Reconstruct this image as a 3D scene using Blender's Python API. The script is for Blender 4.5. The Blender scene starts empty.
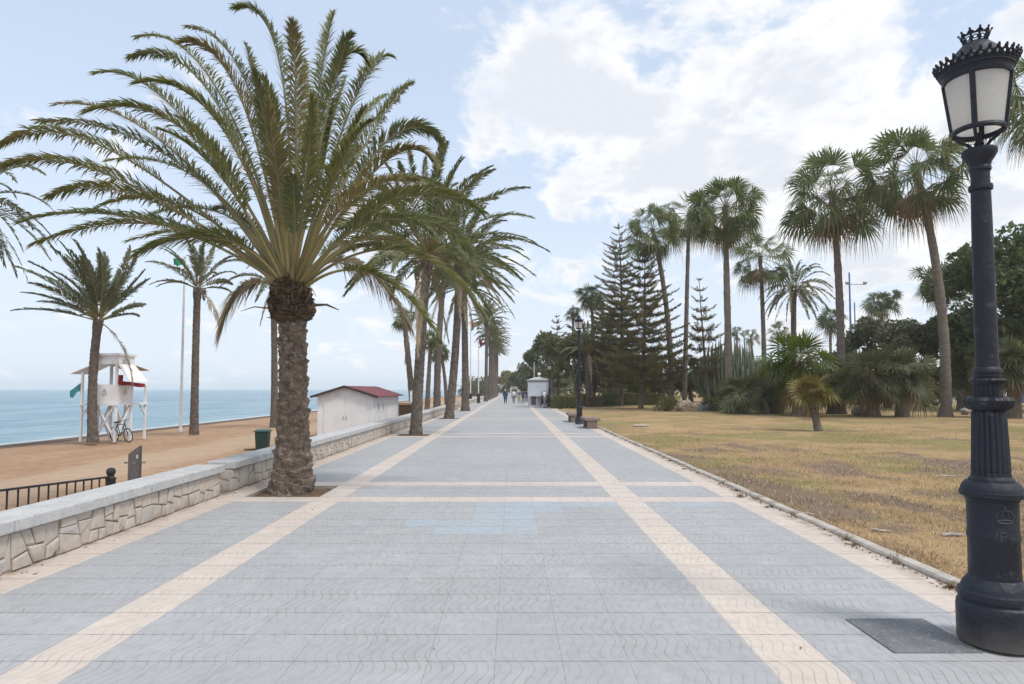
import bpy, math, random
import numpy as np
from mathutils import Vector, Matrix, Euler

R = math.radians
scene = bpy.context.scene
COL = scene.collection

# ------------------------------------------------------------------ camera
EYE = 1.6
F_PX, HORIZON = 640.0, 389.0
PITCH = R(2.8)
SHIFT = ((HORIZON - 342) / F_PX - math.tan(PITCH)) * F_PX / 1024
cam_d = bpy.data.cameras.new("camera")
cam_d.sensor_width = 36
cam_d.lens = 36 * F_PX / 1024
cam_d.shift_y = SHIFT
cam_d.clip_start = 0.05
cam_d.clip_end = 30000
cam = bpy.data.objects.new("camera", cam_d)
cam.location = (0, 0, EYE)
cam.rotation_euler = (math.pi / 2 + PITCH, 0, 0)
COL.objects.link(cam)
scene.camera = cam

# ------------------------------------------------------------------ light
SUN_DIR = Vector((0.42, -0.34, 0.84)).normalized()      # towards the sun
SUN_EL = math.asin(SUN_DIR.z)
SUN_AZ = math.atan2(SUN_DIR.x, SUN_DIR.y)
scene.view_settings.view_transform = 'Standard'
scene.view_settings.look = 'None'
scene.view_settings.exposure = 0.50
scene.view_settings.gamma = 1.0
scene.view_settings.use_curve_mapping = False

scene.cycles.volume_bounces = 2

SKY_STRENGTH = 0.10
CLOUD_STRENGTH = 1.0
sun_d = bpy.data.lights.new("sun", 'SUN')
sun_d.energy = 1.8
sun_d.angle = R(12)
sun_d.color = (1.0, 0.95, 0.88)
sun = bpy.data.objects.new("sun", sun_d)
sun.rotation_euler = (-SUN_DIR).to_track_quat('-Z', 'Y').to_euler()
sun.location = (-20, 10, 60)
COL.objects.link(sun)


class NT:
    """small node-tree helper"""
    def __init__(s, tree):
        s.t = tree
        s.n = tree.nodes
        s.l = tree.links

    def put(s, sock, v):
        if v is None:
            return
        if isinstance(v, bpy.types.NodeSocket):
            s.l.new(v, sock)
        else:
            try:
                sock.default_value = v
            except Exception:
                if hasattr(v, '__len__') and len(v) == 3:
                    sock.default_value = (*v, 1)
                else:
                    sock.default_value = (v, v, v)

    def node(s, typ, props=None, **ins):
        nd = s.n.new(typ)
        for k, v in (props or {}).items():
            setattr(nd, k, v)
        for k, v in ins.items():
            key = int(k[1:]) if k[0] == 'i' and k[1:].isdigit() else k.replace('_', ' ')
            s.put(nd.inputs[key], v)
        return nd

    def m(s, op, a, b=None, c=None, clamp=False):
        nd = s.n.new('ShaderNodeMath')
        nd.operation = op
        nd.use_clamp = clamp
        for i, v in enumerate((a, b, c)):
            if v is not None:
                s.put(nd.inputs[i], v)
        return nd.outputs[0]

    def vm(s, op, a, b=None, out=0):
        nd = s.n.new('ShaderNodeVectorMath')
        nd.operation = op
        s.put(nd.inputs[0], a)
        if b is not None:
            if op == 'SCALE':
                s.put(nd.inputs['Scale'], b)
            else:
                s.put(nd.inputs[1], b)
        return nd.outputs[out]

    def mix(s, f, a, b, blend='MIX'):
        nd = s.n.new('ShaderNodeMix')
        nd.data_type = 'RGBA'
        nd.blend_type = blend
        s.put(nd.inputs[0], f)
        for i, v in ((6, a), (7, b)):
            if isinstance(v, (tuple, list)) and len(v) == 3:
                v = (*v, 1)
            s.put(nd.inputs[i], v)
        return nd.outputs[2]

    def sstep(s, v, lo, hi, a=0.0, b=1.0, kind='SMOOTHSTEP'):
        nd = s.n.new('ShaderNodeMapRange')
        nd.interpolation_type = kind
        s.put(nd.inputs[0], v)
        for i, q in enumerate((lo, hi, a, b)):
            s.put(nd.inputs[1 + i], q)
        return nd.outputs[0]

    def noise(s, vec, scale, detail=4, rough=.55, dist=0.0, dims='3D', fac=True):
        nd = s.n.new('ShaderNodeTexNoise')
        nd.noise_dimensions = dims
        s.put(nd.inputs['Vector'], vec)
        nd.inputs['Scale'].default_value = scale
        nd.inputs['Detail'].default_value = detail
        nd.inputs['Roughness'].default_value = rough
        nd.inputs['Distortion'].default_value = dist
        return nd.outputs[0 if fac else 1]

    def xyz(s, v):
        nd = s.n.new('ShaderNodeSeparateXYZ')
        s.put(nd.inputs[0], v)
        return nd.outputs

    def comb(s, x, y, z):
        nd = s.n.new('ShaderNodeCombineXYZ')
        for i, v in enumerate((x, y, z)):
            s.put(nd.inputs[i], v)
        return nd.outputs[0]


def make_world():
    w = bpy.data.worlds.new("World")
    scene.world = w
    w.use_nodes = True
    t = NT(w.node_tree)
    t.n.clear()
    out = t.node('ShaderNodeOutputWorld')
    sky = t.node('ShaderNodeTexSky', dict(sky_type='NISHITA', sun_disc=False, sun_elevation=SUN_EL,
                                          sun_rotation=SUN_AZ, air_density=1.0, dust_density=2.0, ozone_density=2.0))
    d = t.vm('NORMALIZE', t.node('ShaderNodeTexCoord').outputs['Generated'])
    dx, dy, dz = t.xyz(d)

    def blob(az, el, r_in, r_out, amp):
        c = (math.sin(R(az)) * math.cos(R(el)), math.cos(R(az)) * math.cos(R(el)), math.sin(R(el)))
        dot = t.vm('DOT_PRODUCT', d, c, 'Value')
        return t.sstep(dot, math.cos(R(r_out)), math.cos(R(r_in)), 0.0, amp)

    # a cloud deck overhead, seen in perspective: it thins and flattens towards the horizon
    inv = t.m('DIVIDE', 1.0, t.m('ADD', t.m('MAXIMUM', dz, 0.0), 0.30))
    deck = t.comb(t.m('MULTIPLY', dx, inv), t.m('MULTIPLY', dy, t.m('MULTIPLY', inv, .8)), t.m('MULTIPLY', dz, 1.1))
    n1 = t.noise(t.vm('ADD', deck, (3.1, 1.7, .4)), 4.6, 11, .62, .3)
    n1 = t.m('ADD', t.m('MULTIPLY', t.m('SUBTRACT', n1, .5), 1.30), .5)
    n2 = t.noise(t.vm('ADD', deck, (7.3, 2.2, 5.)), 4.2, 8, .60, .2)
    cover = None
    for b in ((13, 25, 4, 14, .16), (3, 27, 3, 9, .15), (23, 21, 4, 13, .13), (8, 21, 2, 7, .09), (32, 18, 4, 12, .08), (35, 8, 3, 11, .10), (24, 9, 3, 10, .08),
              (9, 14.5, .5, 3, .12), (5, 16, .5, 2.5, .06), (7.5, 8, 2, 6, .09), (-12, 9, 3, 9, .09), (-4, 22.5, .7, 3.5, .10), (-2, 20.5, .5, 3, .08), (-10, 14, 2, 6, .06),
              (-33, 30, 1, 4, .08), (15, 10, 2, 6, .06), (-32, 24, 8, 22, -.06), (60, 30, 10, 40, .15), (180, 45, 20, 85, .20), (-90, 40, 10, 50, .03)):  # wide blob behind the viewer: unseen cloud added to brighten camera-facing sides
        v = blob(*b)
        cover = v if cover is None else t.m('ADD', cover, v)
    dens = t.m('ADD', n1, cover)
    cl = t.sstep(dens, .55, .735)
    shade = t.sstep(t.m('ADD', n2, t.m('MULTIPLY', t.m('SUBTRACT', dens, .72), .9)), .45, .68)
    thick = t.sstep(dens, .60, .72)
    ccol = t.mix(t.m('MULTIPLY', shade, thick), (.73, .732, .74), (.585, .605, .655))
    veil = t.sstep(dz, 0.0, .45, .86, .66, 'LINEAR')
    bg_sky = t.node('ShaderNodeBackground', i0=sky.outputs[0], Strength=SKY_STRENGTH)
    bg_veil = t.node('ShaderNodeBackground', i0=t.mix(t.sstep(dz, 0.02, .45), (.63, .70, .785), (.575, .675, .82)), Strength=1.0)
    bg_cloud = t.node('ShaderNodeBackground', i0=ccol, Strength=CLOUD_STRENGTH)
    m1 = t.node('ShaderNodeMixShader', i0=veil, i1=bg_sky.outputs[0], i2=bg_veil.outputs[0])
    m2 = t.node('ShaderNodeMixShader', i0=t.m('MULTIPLY', cl, .95), i1=m1.outputs[0], i2=bg_cloud.outputs[0])
    t.l.new(m2.outputs[0], out.inputs[0])


make_world()

# ------------------------------------------------------------------ pixel -> world helpers
_s = SHIFT * 1024 / F_PX


def at(px, py, Y):
    """point at distance Y ahead that is seen at pixel (px, py)"""
    u = (px - 512) / F_PX
    v = (342 - py) / F_PX + _s
    y = math.cos(PITCH) - v * math.sin(PITCH)
    z = math.sin(PITCH) + v * math.cos(PITCH)
    return Vector((u / y * Y, Y, EYE + z / y * Y))


def gnd(px, py, z=0.0):
    """point of the level z seen at pixel (px, py)"""
    a = at(px, py, 1.0)
    k = (z - EYE) / (a.z - EYE)
    return Vector((a.x * k, k, z))


# ------------------------------------------------------------------ mesh builder
class MB:
    def __init__(s):
        s.V = []
        s.B = []
        s.n = 0

    def add(s, V, F, m=0, smooth=False):
        V = np.asarray(V, dtype=np.float64).reshape(-1, 3)
        if isinstance(F, np.ndarray):
            groups = [F]
        else:
            g = {}
            for f in F:
                g.setdefault(len(f), []).append(f)
            groups = [np.array(q, dtype=np.int64) for q in g.values()]
        for q in groups:
            s.B.append((q + s.n, m, smooth))
        s.V.append(V)
        s.n += len(V)
        return s

    def quads(s, Q, m=0, smooth=False):
        """Q (n,4,3)"""
        Q = np.asarray(Q, dtype=np.float64)
        n = len(Q)
        return s.add(Q.reshape(-1, 3), np.arange(n * 4).reshape(n, 4), m, smooth)

    def box(s, c, size, m=0, rot=None, taper=1.0):
        x, y, z = (q / 2 for q in size)
        V = np.array([(-x, -y, -z), (x, -y, -z), (x, y, -z), (-x, y, -z),
                      (-x * taper, -y * taper, z), (x * taper, -y * taper, z), (x * taper, y * taper, z), (-x * taper, y * taper, z)])
        if rot is not None:
            M = np.array(Euler(rot).to_matrix()) if not isinstance(rot, np.ndarray) else rot
            V = V @ M.T
        V = V + np.array(c)
        F = [(0, 3, 2, 1), (4, 5, 6, 7), (0, 1, 5, 4), (1, 2, 6, 5), (2, 3, 7, 6), (3, 0, 4, 7)]
        return s.add(V, F, m)

    def bar(s, a, b, w, d=None, m=0):
        """rectangular bar from a to b"""
        a, b = Vector(a), Vector(b)
        d = d or w
        q = (b - a).to_track_quat('Z', 'Y').to_matrix()
        M = np.array(q)
        return s.box((a + b) / 2, (w, d, (b - a).length), m, M)

    def grid(s, G, m=0, smooth=True, closed=True, cap=False):
        """G (rows, cols, 3)"""
        r, c = G.shape[:2]
        idx = np.arange(r * c).reshape(r, c)
        if closed:
            nx = np.roll(idx, -1, axis=1)
            F = np.stack([idx[:-1], nx[:-1], nx[1:], idx[1:]], -1).reshape(-1, 4)
        else:
            F = np.stack([idx[:-1, :-1], idx[:-1, 1:], idx[1:, 1:], idx[1:, :-1]], -1).reshape(-1, 4)
        base = s.n
        s.add(G.reshape(-1, 3), F, m, smooth)
        if cap and closed:
            s.B.append((np.array([idx[0][::-1]]) + base, m, False))
            s.B.append((np.array([idx[-1]]) + base, m, False))
        return s

    def lathe(s, prof, n=32, m=0, c=(0, 0, 0), smooth=True, cap=True, flute=None, a0=0.0):
        prof = np.array(prof, dtype=float)
        a = np.linspace(0, 2 * math.pi, n, endpoint=False) + a0
        G = np.zeros((len(prof), n, 3))
        for i, (r, z) in enumerate(prof):
            rr = r * (1 + (flute(a, z) if flute else 0 * a))
            G[i, :, 0] = c[0] + rr * np.cos(a)
            G[i, :, 1] = c[1] + rr * np.sin(a)
            G[i, :, 2] = c[2] + z
        return s.grid(G, m, smooth, True, cap)

    def tube(s, pts, rad, n=8, m=0, smooth=True, cap=True):
        P = np.array([tuple(p) for p in pts], dtype=float)
        k = len(P)
        rad = np.broadcast_to(np.array(rad, dtype=float), (k,))
        T = np.gradient(P, axis=0)
        T /= np.linalg.norm(T, axis=1)[:, None] + 1e-12
        up = np.array([0, 0, 1.0]) if abs(T[0][2]) < .9 else np.array([0, 1.0, 0])
        a = np.linspace(0, 2 * math.pi, n, endpoint=False)
        G = np.zeros((k, n, 3))
        S = np.cross(T[0], up)
        S /= np.linalg.norm(S)
        for i in range(k):
            S = S - T[i] * np.dot(S, T[i])
            S /= np.linalg.norm(S) + 1e-12
            Nn = np.cross(S, T[i])
            G[i] = P[i] + rad[i] * (np.cos(a)[:, None] * S + np.sin(a)[:, None] * Nn)
        return s.grid(G, m, smooth, True, cap)

    def sphere(s, c, r, n=12, m=0, sz=1.0):
        th = np.linspace(0.02, math.pi - .02, max(5, n // 2 + 1))
        return s.lathe([(r * math.sin(t), -r * sz * math.cos(t)) for t in th], n, m, c)

    def torus(s, c, r, t, n=16, k=6, m=0, M=None):
        a = np.linspace(0, 2 * math.pi, n, endpoint=False)
        b = np.linspace(0, 2 * math.pi, k, endpoint=False)
        A, B = np.meshgrid(a, b, indexing='ij')
        G = np.stack([(r + t * np.cos(B)) * np.cos(A), (r + t * np.cos(B)) * np.sin(A), t * np.sin(B)], -1)
        if M is not None:
            G = G @ np.array(M).T
        G = G + np.array(c)
        idx = np.arange(n * k).reshape(n, k)
        F = np.stack([idx, np.roll(idx, -1, 0), np.roll(np.roll(idx, -1, 0), -1, 1), np.roll(idx, -1, 1)], -1).reshape(-1, 4)
        return s.add(G.reshape(-1, 3), F, m, True)

    def prism(s, poly, z0, z1, m=0):
        """polygon (x, y) extruded in z"""
        n = len(poly)
        V = [(x, y, z0) for x, y in poly] + [(x, y, z1) for x, y in poly]
        F = [tuple(range(n))[::-1], tuple(range(n, 2 * n))] + [(i, (i + 1) % n, n + (i + 1) % n, n + i) for i in range(n)]
        return s.add(V, F, m)

    def xform(s, M, t=(0, 0, 0)):
        M = np.array(M)
        s.V = [v @ M.T + np.array(t) for v in s.V]
        return s

    def mesh(s, name, mats, sharp=40):
        me = bpy.data.meshes.new(name)
        V = np.concatenate(s.V)
        me.vertices.add(len(V))
        me.vertices.foreach_set('co', V.astype(np.float32).ravel())
        nl = sum(q.size for q, _, _ in s.B)
        npoly = sum(len(q) for q, _, _ in s.B)
        me.loops.add(nl)
        me.polygons.add(npoly)
        me.loops.foreach_set('vertex_index', np.concatenate([q.ravel() for q, _, _ in s.B]).astype(np.int32))
        tot = np.concatenate([np.full(len(q), q.shape[1]) for q, _, _ in s.B])
        st = np.concatenate([[0], np.cumsum(tot)[:-1]])
        me.polygons.foreach_set('loop_start', st.astype(np.int32))
        me.polygons.foreach_set('loop_total', tot.astype(np.int32))
        me.polygons.foreach_set('material_index', np.concatenate([np.full(len(q), m) for q, m, _ in s.B]).astype(np.int32))
        me.polygons.foreach_set('use_smooth', np.concatenate([np.full(len(q), sm) for q, _, sm in s.B]).astype(bool))
        for mt in (mats if isinstance(mats, (list, tuple)) else [mats]):
            me.materials.append(mt)
        me.update(calc_edges=True)
        me.validate()
        if sharp and any(sm for _, _, sm in s.B) and npoly < 60000:
            me.set_sharp_from_angle(angle=R(sharp))
        return me

    def build(s, name, mats, parent=None, loc=None, sharp=34, bevel=0):
        o = bpy.data.objects.new(name, s.mesh(name, mats, sharp))
        COL.objects.link(o)
        if loc is not None:
            o.location = loc
        if parent is not None:
            o.parent = parent
        if bevel:
            b = o.modifiers.new('bevel', 'BEVEL')
            b.width = bevel
            b.segments = 2
            b.limit_method = 'ANGLE'
        return o


def tag(o, label, cat, group=None):
    o['label'] = label
    o['category'] = cat
    if group:
        o['group'] = group
    return o


def empty(name, loc, rz=0.0, label=None, cat=None, group=None, rot=None):
    o = bpy.data.objects.new(name, None)
    o.empty_display_size = .2
    o.location = loc
    o.rotation_euler = rot or (0, 0, rz)
    COL.objects.link(o)
    if label:
        tag(o, label, cat, group)
    return o


def structure(o):
    o['kind'] = 'structure'
    return o


def copy_tree(o, parent=None):
    c = o.copy()
    COL.objects.link(c)
    if parent is not None:
        c.parent = parent
    for ch in list(o.children):
        copy_tree(ch, c)
    return c


# ------------------------------------------------------------------ materials
def new_mat(name):
    m = bpy.data.materials.new(name)
    m.use_nodes = True
    t = NT(m.node_tree)
    t.n.clear()
    out = t.node('ShaderNodeOutputMaterial')
    return m, t, out


def plain(name, c1, c2=None, rough=.6, scale=3.0, spec=.35, bump=0.0, bscale=30.0, metal=0.0, stretch=(1, 1, 1), detail=5, lo=.35, hi=.65,
          rough2=None, spots=None):
    m, t, out = new_mat(name)
    p = t.node('ShaderNodeTexCoord').outputs['Object']
    v = t.vm('MULTIPLY', p, stretch)
    c2 = c2 or tuple(x * .8 for x in c1)
    f = t.sstep(t.noise(v, scale, detail), lo, hi)
    col = t.mix(f, c1, c2)
    if spots:
        sc, scol, a, b = spots
        col = t.mix(t.sstep(t.noise(t.vm('ADD', p, (5., 3., 1.)), sc, 6, .6), a, b), col, scol)
    bs = t.node('ShaderNodeBsdfPrincipled')
    t.put(bs.inputs['Base Color'], col)
    t.put(bs.inputs['Roughness'], t.sstep(f, 0, 1, rough, rough2) if rough2 else rough)
    bs.inputs['Metallic'].default_value = metal
    bs.inputs['Specular IOR Level'].default_value = spec
    if bump:
        b = t.node('ShaderNodeBump', Strength=bump, Distance=.02, Height=t.noise(v, bscale, 5, .6))
        t.l.new(b.outputs[0], bs.inputs['Normal'])
    t.l.new(bs.outputs[0], out.inputs[0])
    return m


def leafy(name, c1, c2, c3=None, trans=.3, rough=.5, clump=1.2, spec=.3):
    """leaves: colour varies from leaf to leaf and from clump to clump, light shines through"""
    m, t, out = new_mat(name)
    g = t.node('ShaderNodeNewGeometry')
    p = t.node('ShaderNodeTexCoord').outputs['Object']
    rnd = g.outputs['Random Per Island']
    n = t.noise(p, clump, 3)
    f = t.m('ADD', t.m('MULTIPLY', rnd, .55), t.m('MULTIPLY', t.sstep(n, .3, .7), .45))
    col = t.mix(f, c1, c2)
    if c3:
        col = t.mix(t.sstep(t.m('FRACT', t.m('MULTIPLY', rnd, 37.7)), .86, .9), col, c3)
    bs = t.node('ShaderNodeBsdfPrincipled')
    t.put(bs.inputs['Base Color'], col)
    bs.inputs['Roughness'].default_value = rough
    bs.inputs['Specular IOR Level'].default_value = spec
    tr = t.node('ShaderNodeBsdfTranslucent', Color=t.mix(.5, col, t.mix(1.0, col, (1.0, 1.0, .55), 'MULTIPLY')))
    mx = t.node('ShaderNodeMixShader', i0=trans, i1=bs.outputs[0], i2=tr.outputs[0])
    t.l.new(mx.outputs[0], out.inputs[0])
    return m


M = {}
TX, TY, TX0, TY0 = .395, .41, -2.47, 9.18


def tile_mat(name, c1, c2, groove_col, groove_amt=.5, axis=0):
    """hydraulic tile: square joints, wavy grooves, tile-to-tile tone, dirt"""
    m, t, out = new_mat(name)
    pos = t.node('ShaderNodeNewGeometry').outputs['Position']
    x, y, z = t.xyz(pos)
    u = t.m('DIVIDE', t.m('SUBTRACT', x, TX0), TX)
    v = t.m('DIVIDE', t.m('SUBTRACT', y, TY0), TY)
    cu, cv = t.m('FLOOR', u), t.m('FLOOR', v)
    fu, fv = t.m('FRACT', u), t.m('FRACT', v)
    wn = t.node('ShaderNodeTexWhiteNoise', dict(noise_dimensions='2D'), Vector=t.comb(cu, cv, 0))
    rv = wn.outputs['Value']
    rc = t.xyz(wn.outputs['Color'])
    col = t.mix(rv, c1, c2)
    col = t.mix(t.sstep(rc[2], .80, .95, 0, .14), col, tuple(q * .82 for q in c2))
    big = t.noise(pos, .35, 4)
    col = t.mix(t.sstep(big, .35, .65, 0, .5), col, tuple(q * .80 for q in c1))
    fine = t.noise(pos, 9, 6, .65)
    col = t.mix(t.sstep(fine, .42, .72, 0, .42), col, tuple(q * .68 for q in c2))
    pale = t.noise(t.vm('ADD', pos, (40., 7., 0)), 2.2, 5, .6)
    col = t.mix(t.sstep(pale, .52, .75, 0, .28), col, tuple(min(1, q * 1.25 + .02) for q in c1))
    # wavy grooves: S-curves repeated across the tile, a different phase on each tile
    ph = t.m('MULTIPLY', t.m('ROUND', t.m('MULTIPLY', rc[0], 2.0)), 3.1416)
    a, b = (x, fv) if axis == 0 else (y, fu)
    wob = t.m('MULTIPLY', t.m('SINE', t.m('MULTIPLY', b, 2 * math.pi)), .030)
    g = t.m('FRACT', t.m('DIVIDE', t.m('ADD', a, wob), .066))
    gd = t.m('ABSOLUTE', t.m('SUBTRACT', g, .5))
    gl = t.m('SUBTRACT', 1.0, t.sstep(gd, .025, .105))
    wear = t.m('MULTIPLY', t.sstep(t.noise(pos, 1.3, 5, .65), .34, .66, .3, 1.0), t.sstep(rc[1], 0, 1, .65, 1.0))
    gl = t.m('MULTIPLY', gl, wear)
    # joints
    eu = t.m('MULTIPLY', t.m('MINIMUM', fu, t.m('SUBTRACT', 1.0, fu)), TX)
    ev = t.m('MULTIPLY', t.m('MINIMUM', fv, t.m('SUBTRACT', 1.0, fv)), TY)
    jn = t.noise(pos, 14, 3)
    ju = t.m('SUBTRACT', 1.0, t.sstep(eu, .0012, .0045))
    jv = t.m('SUBTRACT', 1.0, t.sstep(ev, .0028, .0085))
    joint = t.m('MULTIPLY', t.m('MAXIMUM', t.m('MULTIPLY', ju, .6), jv), t.sstep(jn, .3, .6, .35, 1))
    col = t.mix(t.m('MULTIPLY', gl, groove_amt), col, groove_col)
    col = t.mix(t.m('MULTIPLY', joint, .82), col, (.15, .14, .13))
    if axis == 1:                                            # blown soil gathered along the kerb and the wall
        soil = t.m('MAXIMUM', t.sstep(x, 3.33, 3.56), t.sstep(x, -4.22, -4.38))
        soil = t.m('MULTIPLY', soil, t.sstep(t.noise(pos, 3.4, 6, .65), .42, .62))
        col = t.mix(t.m('MULTIPLY', soil, .75), col, (.20, .145, .095))
    # old gum and leaf stains
    vo = t.node('ShaderNodeTexVoronoi', Vector=pos, Scale=1.7)
    spot = t.m('SUBTRACT', 1.0, t.sstep(t.m('ADD', vo.outputs['Distance'], t.m('MULTIPLY', fine, .02)), .022, .036))
    col = t.mix(t.m('MULTIPLY', spot, .45), col, (.14, .13, .12))
    bs = t.node('ShaderNodeBsdfPrincipled')
    t.put(bs.inputs['Base Color'], col)
    t.put(bs.inputs['Roughness'], t.sstep(fine, .3, .7, .55, .75))
    bs.inputs['Specular IOR Level'].default_value = .3
    h = t.m('SUBTRACT', t.m('MULTIPLY', fine, .3), t.m('ADD', t.m('MULTIPLY', gl, .7), joint))
    bp = t.node('ShaderNodeBump', Strength=.35, Distance=.004, Height=h)
    t.l.new(bp.outputs[0], bs.inputs['Normal'])
    t.l.new(bs.outputs[0], out.inputs[0])
    return m


M['tile_grey'] = tile_mat('grey_wave_tile', (.402, .408, .418), (.378, .386, .398), (.275, .23, .19), .75)
M['tile_blue'] = tile_mat('blue_wave_tile', (.375, .435, .48), (.39, .415, .435), (.33, .36, .38), .5)
M['tile_pale'] = tile_mat('cream_wave_tile', (.62, .545, .485), (.565, .50, .45), (.34, .27, .23), .62)
M['tile_edge'] = tile_mat('cream_edge_tile', (.62, .54, .475), (.57, .495, .44), (.34, .265, .225), .62, axis=1)


def stone_mat():
    m, t, out = new_mat('irregular_stone_masonry')
    pos = t.node('ShaderNodeNewGeometry').outputs['Position']
    x, y, z = t.xyz(pos)
    v = t.comb(t.m('ADD', y, t.m('MULTIPLY', x, 1.0)), t.m('MULTIPLY', z, 1.15), 0)
    v = t.vm('ADD', v, t.vm('SCALE', t.vm('SUBTRACT', t.noise(v, 3.0, 2, fac=False), (.5, .5, .5)), .14))
    vo = t.node('ShaderNodeTexVoronoi', dict(voronoi_dimensions='2D'), Vector=v, Scale=3.5, Randomness=.78)
    ve = t.node('ShaderNodeTexVoronoi', dict(voronoi_dimensions='2D', feature='DISTANCE_TO_EDGE'), Vector=v, Scale=3.5, Randomness=.78)
    r, g, b = t.xyz(vo.outputs['Color'])
    col = t.mix(r, (.54, .485, .43), (.48, .45, .43))
    col = t.mix(t.sstep(g, .6, .9), col, (.60, .555, .50))
    n = t.noise(pos, 16, 7, .65)
    col = t.mix(t.sstep(n, .42, .75, 0, .55), col, (.29, .26, .235))
    e = ve.outputs['Distance']
    mortar = t.m('SUBTRACT', 1.0, t.sstep(t.m('ADD', e, t.m('MULTIPLY', t.m('SUBTRACT', n, .5), .05)), .004, .026))
    dark = t.sstep(t.noise(pos, 2.3, 3), .45, .62)
    col = t.mix(mortar, col, t.mix(dark, (.45, .40, .34), (.13, .11, .09)))
    # moss low on the wall
    moss = t.m('MULTIPLY', t.sstep(z, .16, .02), t.sstep(t.noise(t.vm('ADD', pos, (9., 2., 4.)), 3.1, 5, .6), .63, .70))
    col = t.mix(moss, col, (.07, .09, .03))
    bs = t.node('ShaderNodeBsdfPrincipled')
    t.put(bs.inputs['Base Color'], col)
    bs.inputs['Roughness'].default_value = .85
    bs.inputs['Specular IOR Level'].default_value = .2
    h = t.m('ADD', t.m('MULTIPLY', t.sstep(e, 0, .05), 1.0), t.m('MULTIPLY', n, .5))
    bp = t.node('ShaderNodeBump', Strength=.4, Distance=.015, Height=h)
    t.l.new(bp.outputs[0], bs.inputs['Normal'])
    t.l.new(bs.outputs[0], out.inputs[0])
    return m


M['stone'] = stone_mat()


def block_mat():
    m, t, out = new_mat('roughly_squared_stone')
    g = t.node('ShaderNodeNewGeometry')
    pos, rnd = g.outputs['Position'], g.outputs['Random Per Island']
    r2 = t.m('FRACT', t.m('MULTIPLY', rnd, 17.3))
    col = t.mix(rnd, (.505, .445, .385), (.455, .415, .38))
    col = t.mix(t.sstep(r2, .7, 1), col, (.44, .42, .41))
    n = t.noise(pos, 14, 8, .68)
    col = t.mix(t.sstep(n, .45, .72, 0, .6), col, (.33, .285, .24))
    col = t.mix(t.sstep(t.noise(pos, 3.0, 4), .5, .7, 0, .35), col, (.62, .56, .49))
    x, y, z = t.xyz(pos)
    low = t.m('MULTIPLY', t.sstep(z, .16, .0), t.sstep(t.noise(pos, 4, 5, .65), .42, .62))
    col = t.mix(t.m('MULTIPLY', low, .6), col, (.26, .215, .17))
    moss = t.m('MULTIPLY', t.sstep(z, .15, .02), t.sstep(t.noise(t.vm('ADD', pos, (9., 2., 4.)), 3.1, 5, .6), .62, .68))
    col = t.mix(moss, col, (.08, .10, .03))
    bs = t.node('ShaderNodeBsdfPrincipled')
    t.put(bs.inputs['Base Color'], col)
    bs.inputs['Roughness'].default_value = .9
    bs.inputs['Specular IOR Level'].default_value = .15
    bp = t.node('ShaderNodeBump', Strength=.6, Distance=.012, Height=n)
    t.l.new(bp.outputs[0], bs.inputs['Normal'])
    t.l.new(bs.outputs[0], out.inputs[0])
    return m


M['stone_block'] = block_mat()
M['mortar'] = plain('brown_mortar', (.38, .325, .27), (.22, .185, .15), .95, 6, .1, .5, 40)
M['coping'] = plain('grey_granite_coping', (.53, .53, .53), (.45, .455, .46), .75, 5, .25, .4, 70, spots=(26, (.33, .325, .32), .54, .7))
M['kerb'] = plain('kerb_concrete', (.50, .46, .42), (.38, .345, .305), .85, 5, .2, .5, 60, spots=(3.5, (.24, .19, .14), .52, .66))
M['soil'] = plain('dry_soil', (.20, .135, .085), (.13, .09, .06), .95, 7, .1, .8, 40)


def sand_mat():
    m, t, out = new_mat('beach_sand')
    pos = t.node('ShaderNodeNewGeometry').outputs['Position']
    x, y, z = t.xyz(pos)
    col = t.mix(t.sstep(t.noise(t.vm('MULTIPLY', pos, (1, .35, 1)), .45, 5, .6), .35, .68), (.44, .295, .19), (.36, .23, .145))
    col = t.mix(t.sstep(t.noise(pos, 3.5, 7, .7), .44, .66, 0, .75), col, (.27, .17, .11))
    # a paler trodden track along the beach
    w = t.m('ADD', x, t.m('MULTIPLY', t.m('SUBTRACT', t.noise(pos, .25, 3), .5), 2.6))
    track = t.m('MULTIPLY', t.sstep(w, -13.6, -12.6), t.sstep(w, -9.8, -10.9))
    col = t.mix(t.m('MULTIPLY', track, .55), col, (.48, .37, .275))
    # dark weed and wet sand along the water
    w2 = t.m('ADD', x, t.m('MULTIPLY', t.m('SUBTRACT', t.noise(pos, .8, 4), .5), 1.4))
    wet = t.sstep(w2, -22.0, -22.6)
    col = t.mix(t.m('MULTIPLY', wet, .9), col, (.115, .085, .065))
    bs = t.node('ShaderNodeBsdfPrincipled')
    t.put(bs.inputs['Base Color'], col)
    bs.inputs['Roughness'].default_value = .95
    bs.inputs['Specular IOR Level'].default_value = .12
    vf = t.node('ShaderNodeTexVoronoi', dict(feature='SMOOTH_F1'), Vector=t.vm('ADD', pos, t.vm('SCALE', t.noise(pos, 2, 2, fac=False), .5)), Scale=2.6)
    h = t.m('ADD', t.noise(pos, 1.6, 5, .65), t.m('MULTIPLY', t.noise(pos, 9, 4, .6), .35))
    h = t.m('ADD', h, t.m('MULTIPLY', vf.outputs['Distance'], .8))
    bp = t.node('ShaderNodeBump', Strength=1.0, Distance=.14, Height=h)
    t.l.new(bp.outputs[0], bs.inputs['Normal'])
    t.l.new(bs.outputs[0], out.inputs[0])
    return m


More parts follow.
